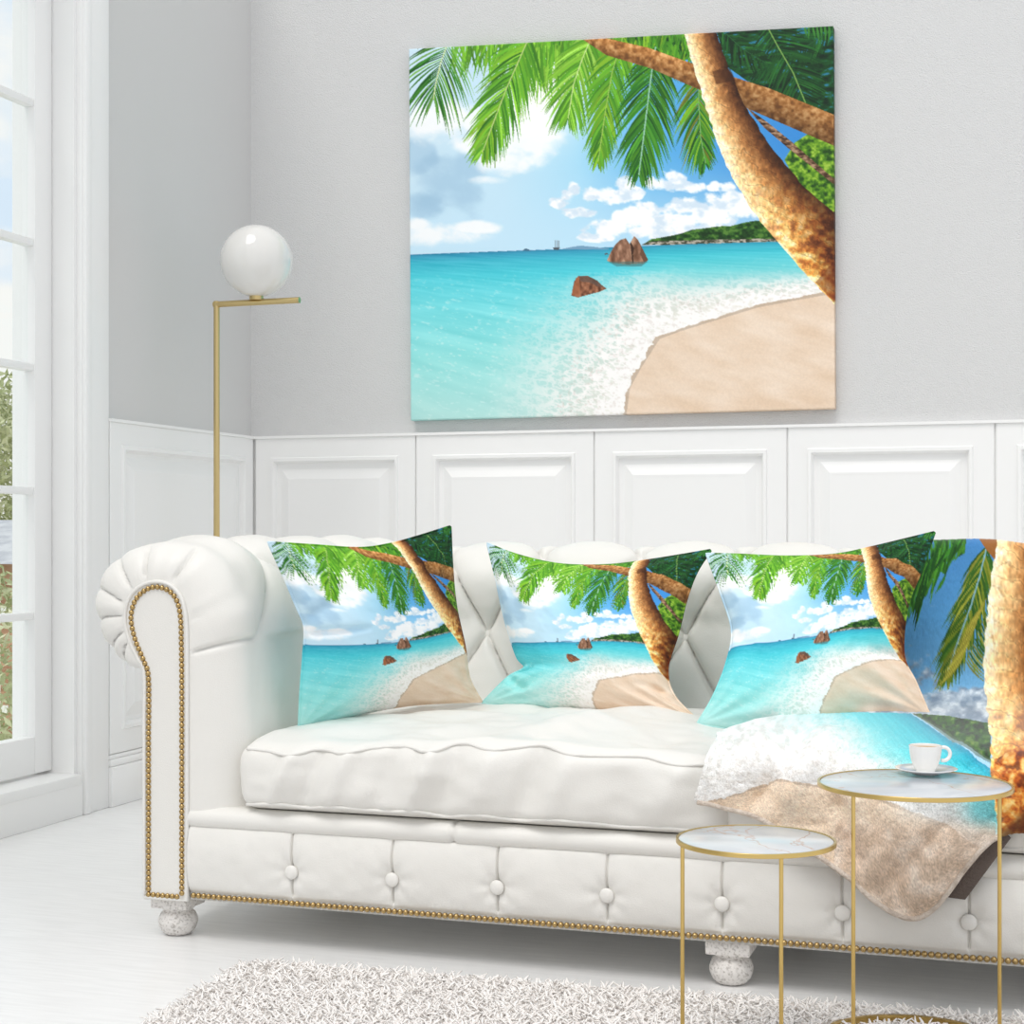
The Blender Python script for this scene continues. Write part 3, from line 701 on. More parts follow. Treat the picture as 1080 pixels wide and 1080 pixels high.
# --- back: profile (y, z) swept along x
BY = 3.50
def back():
    prof = [(BY - .02, .24), (BY - .01, .34), (BY + .0, .44), (BY + .02, .54), (BY + .035, .60), (BY + .03, .645), (BY + .035, .695), (BY + .075, .745), (BY + .135, .768), (BY + .195, .745), (BY + .235, .695), (BY + .245, .64), (BY + .235, .58), (BY + .23, .50), (BY + .23, .30), (BY + .23, .081)]
    n = 200; S = catmull(prof, n); arc = np.r_[0, np.cumsum(np.hypot(*np.diff(S, axis=0).T))]
    i0 = np.argmin(np.abs(S[:90, 1] - .575)); a0 = arc[i0]
    xs = np.linspace(XI0 - .14, XI1 + .14, 720)
    P = np.stack([np.repeat(xs[:, None], n, 1), np.repeat(S[None, :, 0], 720, 0), np.repeat(S[None, :, 1], 720, 0)], -1)
    N = normals_of(P); 
    if N[10, 20, 1] > 0: N = -N
    A = (arc - a0)[None, :] / .205; B = (xs[:, None] + 1.24) / .2365
    lean = 0.0
    p = (B + A / 2); q = (B - A / 2)
    cr, bl = crease(p, q, .07)
    on = sstep(-1.3, -1.0, A) * (1 - sstep(2.0, 2.3, A))
    h = (.024 * bl ** .7 + .017 * cr - .020) * on
    # finer leather folds running into the buttons
    fold = np.sin((B * 2 + A * 1.3) * 9 + 4 * fbm(B * 2, A * 2, 5, 2)) * .0016 * (1 - bl) * on
    h = h + fold + (fbm(B * 3, A * 3, 15, 3) - .5) * .008 * on
    P = P + N * h[..., None]
    b = grid_obj('backrest', P, LE, sofa, flip=True)
    pos = []
    for k in range(-2, 12):
        for r in (0, 1, -1):
            bx = -1.24 + .2365 * (k + (.5 if r else 0)); 
            if not (XI0 + .02 < bx < XI1 - .02): continue
            aa = a0 + r * .205
            j = int(np.argmin(np.abs(arc - aa))); i = int(np.argmin(np.abs(xs - bx)))
            pos.append((P[i, j], N[i, j]))
    return b, pos
backrest, bpos = back()
def button_mesh(r, name):
    mb = MB(); pr = [(0, .0)] + [(r * math.sin(a) * 1.0, r * .45 * (math.cos(a))) for a in np.linspace(0.0001, PI / 2, 7)] + [(r * .93, -.004)]
    mb.lathe(pr[1:], (0, 0, 0), 20, True)
    me = bpy.data.meshes.new(name); me.from_pydata([tuple(v) for v in np.concatenate(mb.v)], [], mb.f)
    me.polygons.foreach_set('use_smooth', np.ones(len(me.polygons), bool)); return me
bm_ = button_mesh(.0138, 'button'); bm_.materials.append(LE)
def place_disc(name, me, pos, nrm, parent):
    o = bpy.data.objects.new(name, me); C.objects.link(o); o.parent = parent
    o.location = Vector(pos) - Vector(OFF[parent]); o.rotation_mode = 'QUATERNION'
    o.rotation_quaternion = Vector((0, 0, 1)).rotation_difference(Vector(nrm)); return o
for p, nn in bpos: place_disc('button', bm_, p + nn * .001, nn, backrest)

# --- front rail with vertical seams and buttons
RX0, RX1 = XP + .004, 2 * MID - XP - .004
bxs = [on_y(px, 930, YF)[0] for px in (308, 415, 528, 643, 764, 890, 1022)]
sp = (bxs[-1] - bxs[0]) / 6
seams = [bxs[0] + sp * k for k in range(-1, 12) if RX0 + .03 < bxs[0] + sp * k < RX1 - .03]
def rail():
    n, m = 2200, 50
    xs = np.linspace(RX0, RX1, n); t = np.linspace(0, 1, m)
    z = .080 + t * (.2305 - .080)
    X, T = np.meshgrid(xs, t, indexing='ij')
    bulge = .016 * (np.sin(PI * np.clip((T - .13) / .87, 0, 1)) ** .5)
    d = np.min(np.abs(X[..., None] - np.array(seams)), -1)
    zb_ = .152; Z = .080 + T * (.2305 - .080)
    rr = np.hypot(d, (Z - zb_))
    h = bulge - (.0075 * np.exp(-(d / .0019) ** 2) + .0045 * np.exp(-(d / .016) ** 2)) * sstep(.12, .2, T) - .012 * np.exp(-(rr / .022) ** 2)
    ang = np.arctan2(Z - zb_, d + 1e-6)
    h = h - .0022 * np.exp(-(rr / .06) ** 2) * (np.sin(ang * 7 + 1) * .5 + .5) * sstep(.008, .03, rr) * (T > .15)
    h = h + (fbm(X * 16, Z * 16, 33, 3) - .5) * .006 * sstep(.1, .3, T)
    P = np.stack([X, YF + .006 - h, Z], -1)
    P[:, -1, 1] = YF + .03; P[:, 0, 1] = YF + .02; P[:, 1, 1] = YF + .002
    o = grid_obj('front_rail', P, LE, sofa, flip=False)
    return o
railo = rail()
for sx in seams: place_disc('button', bm_, (sx, YF - .003, .152), (0, -1, .05), railo)
# --- seat deck lip
def lip():
    n, m = 300, 28
    xs = np.linspace(RX0 - .006, RX1 + .006, n); a = np.linspace(-.62 * PI, .55 * PI, m)
    X, A = np.meshgrid(xs, a, indexing='ij')
    r = .024
    cutx = [on_y(477, 880, YF)[0], on_y(477, 880, YF)[0] + 1.06]
    d = np.min(np.abs(X[..., None] - np.array(cutx)), -1)
    rr = r - .006 * np.exp(-(d / .003) ** 2)
    P = np.stack([X, YF + .022 - rr * np.cos(A) * 1.15, .244 + rr * np.sin(A) * .95], -1)
    P[:, -1, 1] = BY; P[:, -1, 2] = .262; P[:, -2, 2] = .266
    return grid_obj('seat_deck', P, LE, sofa, flip=False)
lip()
# --- body underside and rear
MB().box((XL + .02, YF + .025, .081), (2 * MID - XL - .02, BY + .2, .24)).build('body', LE, sofa, False)

# --- seat cushions
def cushion(x0, x1, seed):
    n = 90; t = np.linspace(-1, 1, n)
    y0, y1, z0, z1 = YF - .002, BY + .0, .268, .405
    c = np.array([(x0 + x1) / 2, (y0 + y1) / 2, (z0 + z1) / 2]); hs = np.array([(x1 - x0) / 2, (y1 - y0) / 2, (z1 - z0) / 2])
    rc = .028
    Vs, Fs, nb = [], [], 0
    for ax in range(3):
        for sg in (-1, 1):
            nn = (n, n) if ax == 2 else (n, 30)
            a, b = np.meshgrid(np.linspace(-1, 1, nn[0]), np.linspace(-1, 1, nn[1]), indexing='ij')
            Q = np.zeros(a.shape + (3,)); Q[..., ax] = sg; o1, o2 = [k for k in range(3) if k != ax]
            Q[..., o1] = np.sin(a * PI / 2) * .5 + a * .5; Q[..., o2] = np.sin(b * PI / 2) * .5 + b * .5
            P = Q * hs; inner = np.clip(P, -(hs - rc), hs - rc); dlt = P - inner
            P = inner + dlt / (np.linalg.norm(dlt, axis=-1, keepdims=True) + 1e-9) * rc
            W = P + c
            qx, qy, qz = P[..., 0] / hs[0], P[..., 1] / hs[1], P[..., 2] / hs[2]
            X, Y, Z = W[..., 0], W[..., 1], W[..., 2]
            up = np.clip(qz, 0, 1); dn_ = np.clip(-qz, 0, 1); fr = sstep(.75, 1, -qy)
            crown = .030 * (1 - qx ** 2) ** .6 * (1 - np.clip(qy, -1, 1) ** 2) ** .6
            wr = (fbm(X * 5 + Y * 4 + seed, Y * 7 - X * 2, 61 + seed, 4) - .5) * .040
            drag = 0
            for k, (cx, w_) in enumerate(((-.25, .05), (-.05, .06), (.15, .05), (.35, .06))):
                l = (X - c[0] - cx * 1.3) - (Y - c[1]) * .55
                drag = drag + np.exp(-(l / w_) ** 2) * (-.012 if k % 2 else .012)
            dz = up * (crown + (wr + drag * sstep(-.9, -.2, qx)) * (1 - qx ** 8) * (1 - np.abs(qy) ** 10))
            W[..., 2] = Z + dz + up * .012 * np.sin(qx * 2.2 + 1) * fr
            # puffed front with vertical pulls
            puff = .016 * (1 - qz ** 2) * (1 - qx ** 8)
            pull = 0
            for cx, w_, am in ((-.80, .020, .010), (-.68, .024, -.010), (-.55, .020, .009), (-.36, .02, -.006), (-.20, .018, .012), (-.09, .030, -.012), (.06, .03, .006), (.24, .03, -.010), (.36, .03, .008), (.62, .05, -.006), (.8, .04, .006)):
                pull = pull + am * np.exp(-(((X - c[0]) / hs[0] - cx + .16 * qz * (1 if seed % 2 else -1) * -.35) / (w_ * 1.6)) ** 2)
            pull = pull * (1 - qz ** 4)
            W[..., 1] = W[..., 1] - fr * (puff + pull * 1.5 + (fbm(X * 9, Z * 14, 71 + seed, 3) - .5) * .022 * (1 - qz ** 4))
            sd = sstep(.9, 1, np.abs(qx)) * np.sign(qx); W[..., 0] = W[..., 0] + sd * (.010 * (1 - qz ** 2) + (fbm(Y * 12, Z * 20, 77 + seed, 3) - .5) * .012)
            W[..., 2] = W[..., 2] 
            Vs.append(W.reshape(-1, 3)); f = grid_faces(*nn, base=nb)
            flip = (sg > 0) == (ax == 1)
            Fs.append(f[:, ::-1] if flip else f); nb += nn[0] * nn[1]
    V = np.concatenate(Vs); Fa = np.concatenate(Fs)
    # weld the six patches
    key = np.round(V / 2e-4).astype(np.int64)
    o = mesh_obj('seat_cushion', V, Fa, LE, sofa)
    import bmesh
    bm = bmesh.new(); bm.from_mesh(o.data); bmesh.ops.remove_doubles(bm, verts=bm.verts[:], dist=.0006); bmesh.ops.recalc_face_normals(bm, faces=bm.faces[:]); bm.to_mesh(o.data); bm.free()
    # piping along the front top and bottom seams, following the cushion
    for zz, nm in ((1, 'piping'), (-1, 'piping')):
        m_ = (V[:, 1] < YF + .03)
        xs = np.linspace(x0 + .012, x1 - .012, 160); pts = []
        Vf = V[m_]
        for xx in xs:
            near = Vf[np.abs(Vf[:, 0] - xx) < .012]
            if zz > 0:
                s_ = near[:, 2] * .70 - near[:, 1] * .72; k_ = near[np.argmax(s_)]
            else:
                s_ = -near[:, 2] * .75 - near[:, 1] * .66; k_ = near[np.argmax(s_)]
            pts.append(k_)
        pts = np.array(pts); ker = np.ones(9) / 9
        for k_ in (1, 2): pts[:, k_] = np.convolve(np.pad(pts[:, k_], 4, 'edge'), ker, 'valid')
        pts[:, 0] = xs
        MB().tube(pts, .0034, 8).build(nm, LE, o)
    return o
xm = on_y(767, 866, YF)[0]
xm = MID
cushion(XI0 + .006, MID - .004, 1); cushion(MID + .004, XI1 - .006, 2)

# --- feet
def foot(x, y):
    b = MB(); b.box((x - .040, y - .040, .057), (x + .040, y + .040, .0808), .003)
    b.lathe([(.020, 0), (.026, .002), (.035, .011), (.0395, .023), (.0395, .031), (.035, .043), (.028, .048), (.028, .050), (.033, .053), (.035, .0575)], (x, y, 0), 36)
    b.build('foot', M['foot'], sofa, True, 40)
fx0 = on_y(188, 985, YF + .05)[0]
for fx in (fx0, MID, 2 * MID - fx0): foot(fx, YF + .05); foot(fx, BY + .15)

# --- nailheads: hundred largest as parts, the rest as one part
def nail_mesh():
    mb = MB(); r = .0056
    mb.lathe([(r * math.sin(a) + 1e-5, r * .85 * math.cos(a)) for a in np.linspace(0, PI / 2, 5)] + [(r * .9, -.003)], (0, 0, 0), 10, False)
    me = bpy.data.meshes.new('nailhead'); me.from_pydata([tuple(v) for v in np.concatenate(mb.v)], [], mb.f)
    me.polygons.foreach_set('use_smooth', np.ones(len(me.polygons), bool)); me.materials.append(M['brass_nail']); return me, np.concatenate(mb.v), mb.f
nme, nV, nF = nail_mesh()
pitch = .0113
rail_n = [(x, YF + .001, .0915) for x in np.arange(RX0 + .008, RX1 - .004, pitch)]
loop_px = [(157.5, 943), (157.5, 860), (157.5, 780), (157.5, 716), (152.5, 697), (143.5, 675), (139, 652), (143, 634), (153, 623), (165, 619), (178, 622.5), (187, 633), (191, 650), (192, 676), (192.5, 720), (192.5, 800), (192.5, 943)]
lp = catmull(sec(loop_px, YF), 600); la = np.r_[0, np.cumsum(np.hypot(*np.diff(lp, axis=0).T))]
arm_n = []
for s in np.arange(0, la[-1], pitch * .95): arm_n.append((np.interp(s, la, lp[:, 0]), YF - .003, np.interp(s, la, lp[:, 1])))
bx0, bx1 = lp[0, 0], lp[-1, 0]
for x in np.linspace(bx0, bx1, 8)[1:-1]: arm_n.append((x, YF - .003, lp[0, 1]))
arm_r = [(2 * MID - x, y, z) for x, y, z in arm_n]
vis = [p for p in rail_n if p[0] < .0]; vis = sorted(vis, key=lambda p: -p[0])
single = vis[:100]; rest = [p for p in rail_n if p not in single] + arm_n + arm_r
for p in single: place_disc('nailhead', nme, p, (0, -1, 0), railo)
mb = MB()
for p in rest:
    V = nV.copy(); W = np.stack([V[:, 0], -V[:, 2], V[:, 1]], -1) + np.array(p); mb.add(W, nF)
tag(mb.build('nailhead_trim', M['brass_nail'], sofa), kind='stuff')

# ------------------------------------------------------------------ throw pillows (printed)
def pillow(top, right, bottom, left, ys, thick, label, seed, dents=(), n=200):
    yTL, yTR, yBR, yBL = ys
    def side(pts, ya, yb):
        c = catmull(pts, n); L = np.r_[0, np.cumsum(np.hypot(*np.diff(c, axis=0).T))]; tt = L / L[-1]
        t = np.linspace(0, 1, n); x = np.interp(t, tt, c[:, 0]); y = np.interp(t, tt, c[:, 1])
        return np.array([on_y(a, b, ya + (yb - ya) * q) for a, b, q in zip(x, y, t)])
    T = side(top, yTL, yTR); B = side(bottom, yBL, yBR); Lf = side(left, yTL, yBL); Rt = side(right, yTR, yBR)
    u = np.linspace(0, 1, n)[:, None, None]; v = np.linspace(0, 1, n)[None, :, None]
    P = (1 - v) * T[:, None] + v * B[:, None] + (1 - u) * Lf[None] + u * Rt[None] - ((1 - u) * (1 - v) * T[0] + u * (1 - v) * T[-1] + (1 - u) * v * B[0] + u * v * B[-1])
    nv = np.cross(T[-1] - B[0], T[0] - B[-1]); nv /= np.linalg.norm(nv)
    if nv[1] > 0: nv = -nv
    U = u[..., 0] + 0 * v[..., 0]; Vv = v[..., 0] + 0 * u[..., 0]
    e = np.minimum(np.minimum(U, 1 - U), np.minimum(Vv, 1 - Vv))
    body = (np.sin(PI * U) * np.sin(PI * Vv)) ** .55
    wr = (fbm(U * 4 + seed, Vv * 4, 300 + seed, 4) - .5) * .024 * body
    # pulls radiating from the corners
    for cu, cvv in ((0, 0), (1, 0), (0, 1), (1, 1)):
        du, dv = U - cu, Vv - cvv; r = np.hypot(du, dv); an = np.arctan2(np.abs(dv), np.abs(du))
        wr = wr + .0035 * np.sin(an * 13 + seed) * np.exp(-((r - .22) / .14) ** 2)
    for (ua, va, ub, vb, w, am) in dents:
        t = np.clip(((U - ua) * (ub - ua) + (Vv - va) * (vb - va)) / ((ub - ua) ** 2 + (vb - va) ** 2), 0, 1)
        d = np.hypot(U - ua - t * (ub - ua), Vv - va - t * (vb - va)); wr = wr - am * np.exp(-(d / w) ** 2) * (1 - t) ** .5 * sstep(0, .02, e)
    Pf = P + nv * (thick * body + wr * sstep(0, .06, e))[..., None]
    Pb = P - nv * (thick * .8 * body)[..., None]
    col = lin(art_uv(U, Vv)); colb = lin(art_uv(1 - U, Vv))
    Vs = np.concatenate([Pf.reshape(-1, 3), Pb.reshape(-1, 3)]); Fs = np.concatenate([grid_faces(n, n), grid_faces(n, n, flip=True, base=n * n)])
    o = mesh_obj('throw_pillow', Vs, Fs, M['cotton'], None, True, np.concatenate([col.reshape(-1, 3), col.reshape(-1, 3)]))
    tag(o, label, 'cushion', 'beach print pillows on the sofa')
    edge = np.concatenate([T[:-1], Rt[:-1], B[::-1][:-1], Lf[::-1][:-1]])
    ecol = np.concatenate([col[:-1, 0], col[-1, :-1], col[::-1, -1][:-1], col[0, ::-1][:-1]])
    mb = MB().tube(edge[::2], .0028, 6, True); s = mesh_obj('seam', np.concatenate(mb.v), mb.f, M['cotton'], o, True, np.repeat(ecol[::2], 6, 0))
    return o
PILLOWS = [
    dict(top=[(283, 572), (330, 575), (378, 578), (410, 574), (440, 566), (475, 555)],
         right=[(475, 555), (477, 600), (481, 640), (490, 682), (495, 715), (508, 740)],
         bottom=[(315, 771), (350, 761), (390, 751), (430, 744), (470, 741), (508, 740)],
         left=[(283, 572), (298, 605), (312, 638), (321, 661), (320, 690), (317, 730), (315, 771)],
         ys=(2.86, 3.20, 3.30, 2.97), thick=.075, seed=1, dents=[(0, .5, .35, .46, .018, .020), (0, .42, .25, .3, .03, .008)],
         label='beach print pillow leaning against the left arm of the white sofa'),
    dict(top=[(514, 573), (545, 585), (590, 595), (640, 596), (690, 590), (750, 580)],
         right=[(750, 580), (735, 603), (724, 632), (715, 668), (704, 706), (712, 735), (739, 762)],
         bottom=[(508, 742), (545, 745), (590, 746), (640, 749), (690, 756), (739, 762)],
         left=[(514, 573), (523, 610), (533, 655), (545, 692), (553, 704), (535, 715), (508, 742)],
         ys=(3.44, 3.38, 3.22, 3.32), thick=.085, seed=2, dents=[(0, .80, .2, .9, .025, .016), (.0, .8, .12, .70, .02, .014), (1, .8, .8, .78, .025, .014)],
         label='beach print pillow in the middle of the sofa, between two others like it'),
    dict(top=[(745, 584), (780, 585), (830, 587), (880, 585), (920, 577), (986, 561)],
         right=[(986, 561), (972, 600), (957, 640), (953, 690), (966, 720), (981, 755)],
         bottom=[(735, 764), (770, 769), (797, 773), (840, 768), (890, 759), (940, 755), (981, 755)],
         left=[(745, 584), (760, 625), (772, 665), (766, 700), (752, 735), (735, 764)],
         ys=(3.36, 3.40, 3.24, 3.16), thick=.085, seed=3, dents=[(1, .7, .8, .66, .025, .012), (0, .5, .15, .55, .03, .010)],
         label='beach print pillow standing on the fleece throw'),
]
for p in PILLOWS: pillow(**p)

# ------------------------------------------------------------------ fleece throw
def bicubic(G, nu, nv):
    rows = np.array([catmull(G[i], nv) for i in range(G.shape[0])])           # (R, nv, k)
    return np.array([catmull(rows[:, j], nu) for j in range(nv)]).transpose(1, 0, 2)
def throw():
    def k(px, py, kind, val):
        P = on_y(px, py, val) if kind == 'y' else on_z(px, py, val); return np.r_[P, px, py]
    YH = YF - .037
    def rim(px, z, Y):
        t = Y / (FWD[1] + (px - HX) / F * RGT[1]); return k(px, HY + F * (H - z) / t, 'y', Y)
    rows = [
        [k(x, 571 + dy, 'y', BY + .055) for x, dy in ((948, 4), (962, 2), (985, 1), (1040, 0), (1095, 5), (1150, 8))],
        [k(x, 578 + dy, 'y', BY + .01) for x, dy in ((948, 4), (962, 2), (985, 1), (1040, 0), (1095, 6), (1150, 8))],
        [k(x, 650, 'y', BY - .025) for x in (940, 955, 985, 1040, 1095, 1150)],
        [k(x, 735, 'y', BY - .060) for x in (880, 930, 985, 1040, 1095, 1150)],
        [k(770, 768, 'z', .446), k(860, 760, 'z', .452), k(930, 755, 'z', .452), k(1000, 758, 'z', .448), k(1060, 766, 'z', .444), k(1140, 776, 'z', .444)],
        [rim(x, z, YF + .045) for x, z in ((756, .437), (832, .444), (905, .446), (985, .442), (1060, .440), (1140, .440))],
        [rim(x, z, YH + .006) for x, z in ((746, .415), (820, .420), (897, .420), (978, .416), (1058, .412), (1138, .412))],
        [k(738, 828, 'y', YH - .004), k(812, 828, 'y', YH - .012), k(890, 832, 'y', YH - .014), k(972, 838, 'y', YH - .012), k(1056, 838, 'y', YH - .010), k(1135, 840, 'y', YH)],
        [k(733, 840, 'y', YH - .004), k(806, 852, 'y', YH - .012), k(890, 880, 'y', YH - .014), k(962, 890, 'y', YH - .014), k(1046, 866, 'y', YH - .012), k(1130, 862, 'y', YH)],
        [k(736, 847, 'y', YH - .002), k(800, 864, 'y', YH - .010), k(882, 916, 'y', YH - .012), k(966, 970, 'y', YH - .014), k(1046, 888, 'y', YH - .010), k(1124, 880, 'y', YH)],
    ]
    G = np.array(rows); nu, nv = 420, 420
    Q = bicubic(G, nu, nv); P = Q[..., :3]; px, py = Q[..., 3], Q[..., 4]
    N = normals_of(P)
    if N[200, 200, 1] > 0: N = -N
    h = (fbm(px / 34, py / 30, 401, 3) - .5) * .020 * sstep(748, 790, py)
    def ridge(a, b, w, am):
        ax, ay = a; bx, by = b
        t = np.clip(((px - ax) * (bx - ax) + (py - ay) * (by - ay)) / ((bx - ax) ** 2 + (by - ay) ** 2), 0, 1)
        d = np.hypot(px - ax - t * (bx - ax), py - ay - t * (by - ay)); return am * np.exp(-(d / w) ** 2)
    h = h + ridge((838, 786), (800, 842), 11, -.015) + ridge((872, 780), (832, 838), 12, .016) + ridge((800, 780), (768, 835), 15, .012)
    h = h + ridge((885, 850), (905, 905), 10, -.018) + ridge((905, 846), (925, 920), 12, .012) + ridge((950, 860), (975, 945), 14, .010) + ridge((1000, 870), (945, 925), 11, -.014) + ridge((1030, 862), (985, 935), 10, .008)
    h = h + (fbm(px / 3.2, py / 3.2, 409, 2) - .5) * .0020 * sstep(.0, .5, fbm(px / 30, py / 30, 411, 2) + sstep(840, 870, py) * .6)
    P = P + N * h[..., None]
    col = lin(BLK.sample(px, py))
    root = mesh_obj('throw_blanket', P.reshape(-1, 3), grid_faces(nu, nv), M['fleece'], None, True, col.reshape(-1, 3))
    tag(root, 'beach print fleece throw draped over the sofa back, seat and front rail', 'blanket')
    sm = root.modifiers.new('thickness', 'SOLIDIFY'); sm.thickness = .007; sm.offset = 0
    # rolled hem along the free lower edge, and the dark underside of the folded corner
    e = P[-1, :]; pxe = px[-1]
    k_ = (pxe < 1056); MB().tube(e[k_][::4] + np.array([0, -.004, .002]), .0046, 8).build('hem', M['hem'], root)
    a = np.array([on_y(x_, y_, YH + .006) for x_, y_ in ((972, 952), (1044, 862), (1066, 884), (1018, 949), (1003, 947), (985, 944))])
    und = MB(); V = np.concatenate([a, a + np.array([0, .006, 0])]); n = len(a)
    und.add(V, [tuple(range(n))[::-1], tuple(range(n, 2 * n))] + [(i, (i + 1) % n, n + (i + 1) % n, n + i) for i in range(n)])
    u = und.build('folded_underside', M['fleece_back'], root, False); u['label'] = 'dark brown underside of the folded corner'
    return root
throw()

# ------------------------------------------------------------------ nesting side tables
RINGS = []
def side_table(cx, cy, topz, r, angs, label):
    t = tag(empty('side_table', (cx, cy, 0)), label, 'table', 'round marble and gold side tables')
    rt = .0055; RINGS.append((cx, cy, r - .007))
    MB().lathe([(0, topz - rt), (r - .0035, topz - rt), (r - .0035, topz - .001), (r - .005, topz), (0, topz)], (cx, cy, 0), 96, False).build('tabletop', M['marble'], t, True, 40)
    MB().lathe([(r - .0032, topz - .0058), (r, topz - .0058), (r + .0005, topz - .0054), (r + .0005, topz), (r, topz + .0008), (r - .0032, topz + .0008), (r - .0032, topz - .0058)], (cx, cy, 0), 96, False).build('rim', M['gold'], t, True, 40)
    for a in angs:
        x, y = cx + (r - .006) * math.cos(a), cy + (r - .006) * math.sin(a)
        MB().tube([(x, y, .02), (x, y, topz - .0048)], .0031, 12).build('leg', M['gold'], t, True, 40)
    MB().lathe([(r - .010, .019), (r - .002, .019), (r - .002, .029), (r - .010, .029), (r - .010, .019)], (cx, cy, 0), 96, False).build('base_ring', M['gold'], t, True, 40)
    return t
def table_at(px, depth):
    p = CAM + (FWD + (px - HX) / F * RGT) * depth; return p[0], p[1]
tL = 2.43; bx, by = table_at(964.5, tL); zL = H - tL * (826 - HY) / F; rL = 100.5 / F * tL
side_table(bx, by, zL, rL, [TH + math.radians(217), TH + math.radians(10)], 'taller round side table with marble top and gold rim, holding a cup')
tS = 2.34; sx, sy = table_at(797, tS); zS = H - tS * (885 - HY) / F; rS = 83.5 / F * tS
side_table(sx, sy, zS, rS, [TH + math.radians(188), TH + math.radians(-80)], 'shorter round side table with marble top and gold rim, empty')

# ------------------------------------------------------------------ coffee cup and saucer
cd = 2.50; cx, cy = table_at(977, tL)
cp = on_z(976, 817.0, zL); cx, cy = cp[0], cp[1]
sc_ = F / np.dot(cp - CAM, FWD)
z0 = zL + .0012
sau = MB().lathe([(0, 0), (.022, 0), (.024, .0015), (.036, .005), (.0475, .0085), (.0485, .0095), (.0475, .0100), (.036, .0068), (.024, .0036), (0, .0034)], (cx + .001, cy, z0), 64, False).build('saucer', M['china'], None)
tag(sau, 'white china saucer under the cup on the taller marble table', 'saucer')
zc = z0 + .0042
def cup():
    prof = [(0, .002), (.0125, .002), (.0145, .0), (.0165, .0), (.0172, .003), (.0205, .009), (.0245, .020), (.0268, .032), (.0282, .0455), (.0285, .0475), (.0275, .0478), (.0262, .0455), (.0248, .032), (.022, .018), (.016, .008), (0, .0065)]
    n = 96; prof = [(r * .90, z * .86) for r, z in prof]; pr = catmull(prof, 70); V = []
    for i in range(n):
        a = 2 * PI * i / n
        for r, z in pr:
            fl = 1 + .012 * (abs(math.cos(a * 9)) - .5) * math.sin(PI * min(max((z - .008) / .036, 0), 1)) if r > .015 else 1
            V.append((cx + r * fl * math.cos(a), cy + r * fl * math.sin(a), zc + z))
    m = len(pr); Fs = [(i * m + j, ((i + 1) % n) * m + j, ((i + 1) % n) * m + j + 1, i * m + j + 1) for i in range(n) for j in range(m - 1)]
    return MB().add(V, Fs)
cupo = empty('coffee_cup', (cx, cy, zc)); tag(cupo, 'small white china coffee cup on a saucer', 'cup')
cup().build('cup_body', M['china'], cupo)
hp = []
for a in np.linspace(-1.9, 2.1, 24):
    hp.append((0.0285 + .0105 * math.cos(a), .0275 + .0105 * math.sin(a)))
ca = TH
MB().tube([(cx + r * math.cos(ca), cy + r * math.sin(ca), zc + z) for r, z in hp], (.0030), 10).build('handle', M['china'], cupo)
MB().lathe([(.0001, .0), (.0238, .0)], (cx, cy, zc + .0372), 48, False).build('coffee', M['coffee'], cupo)

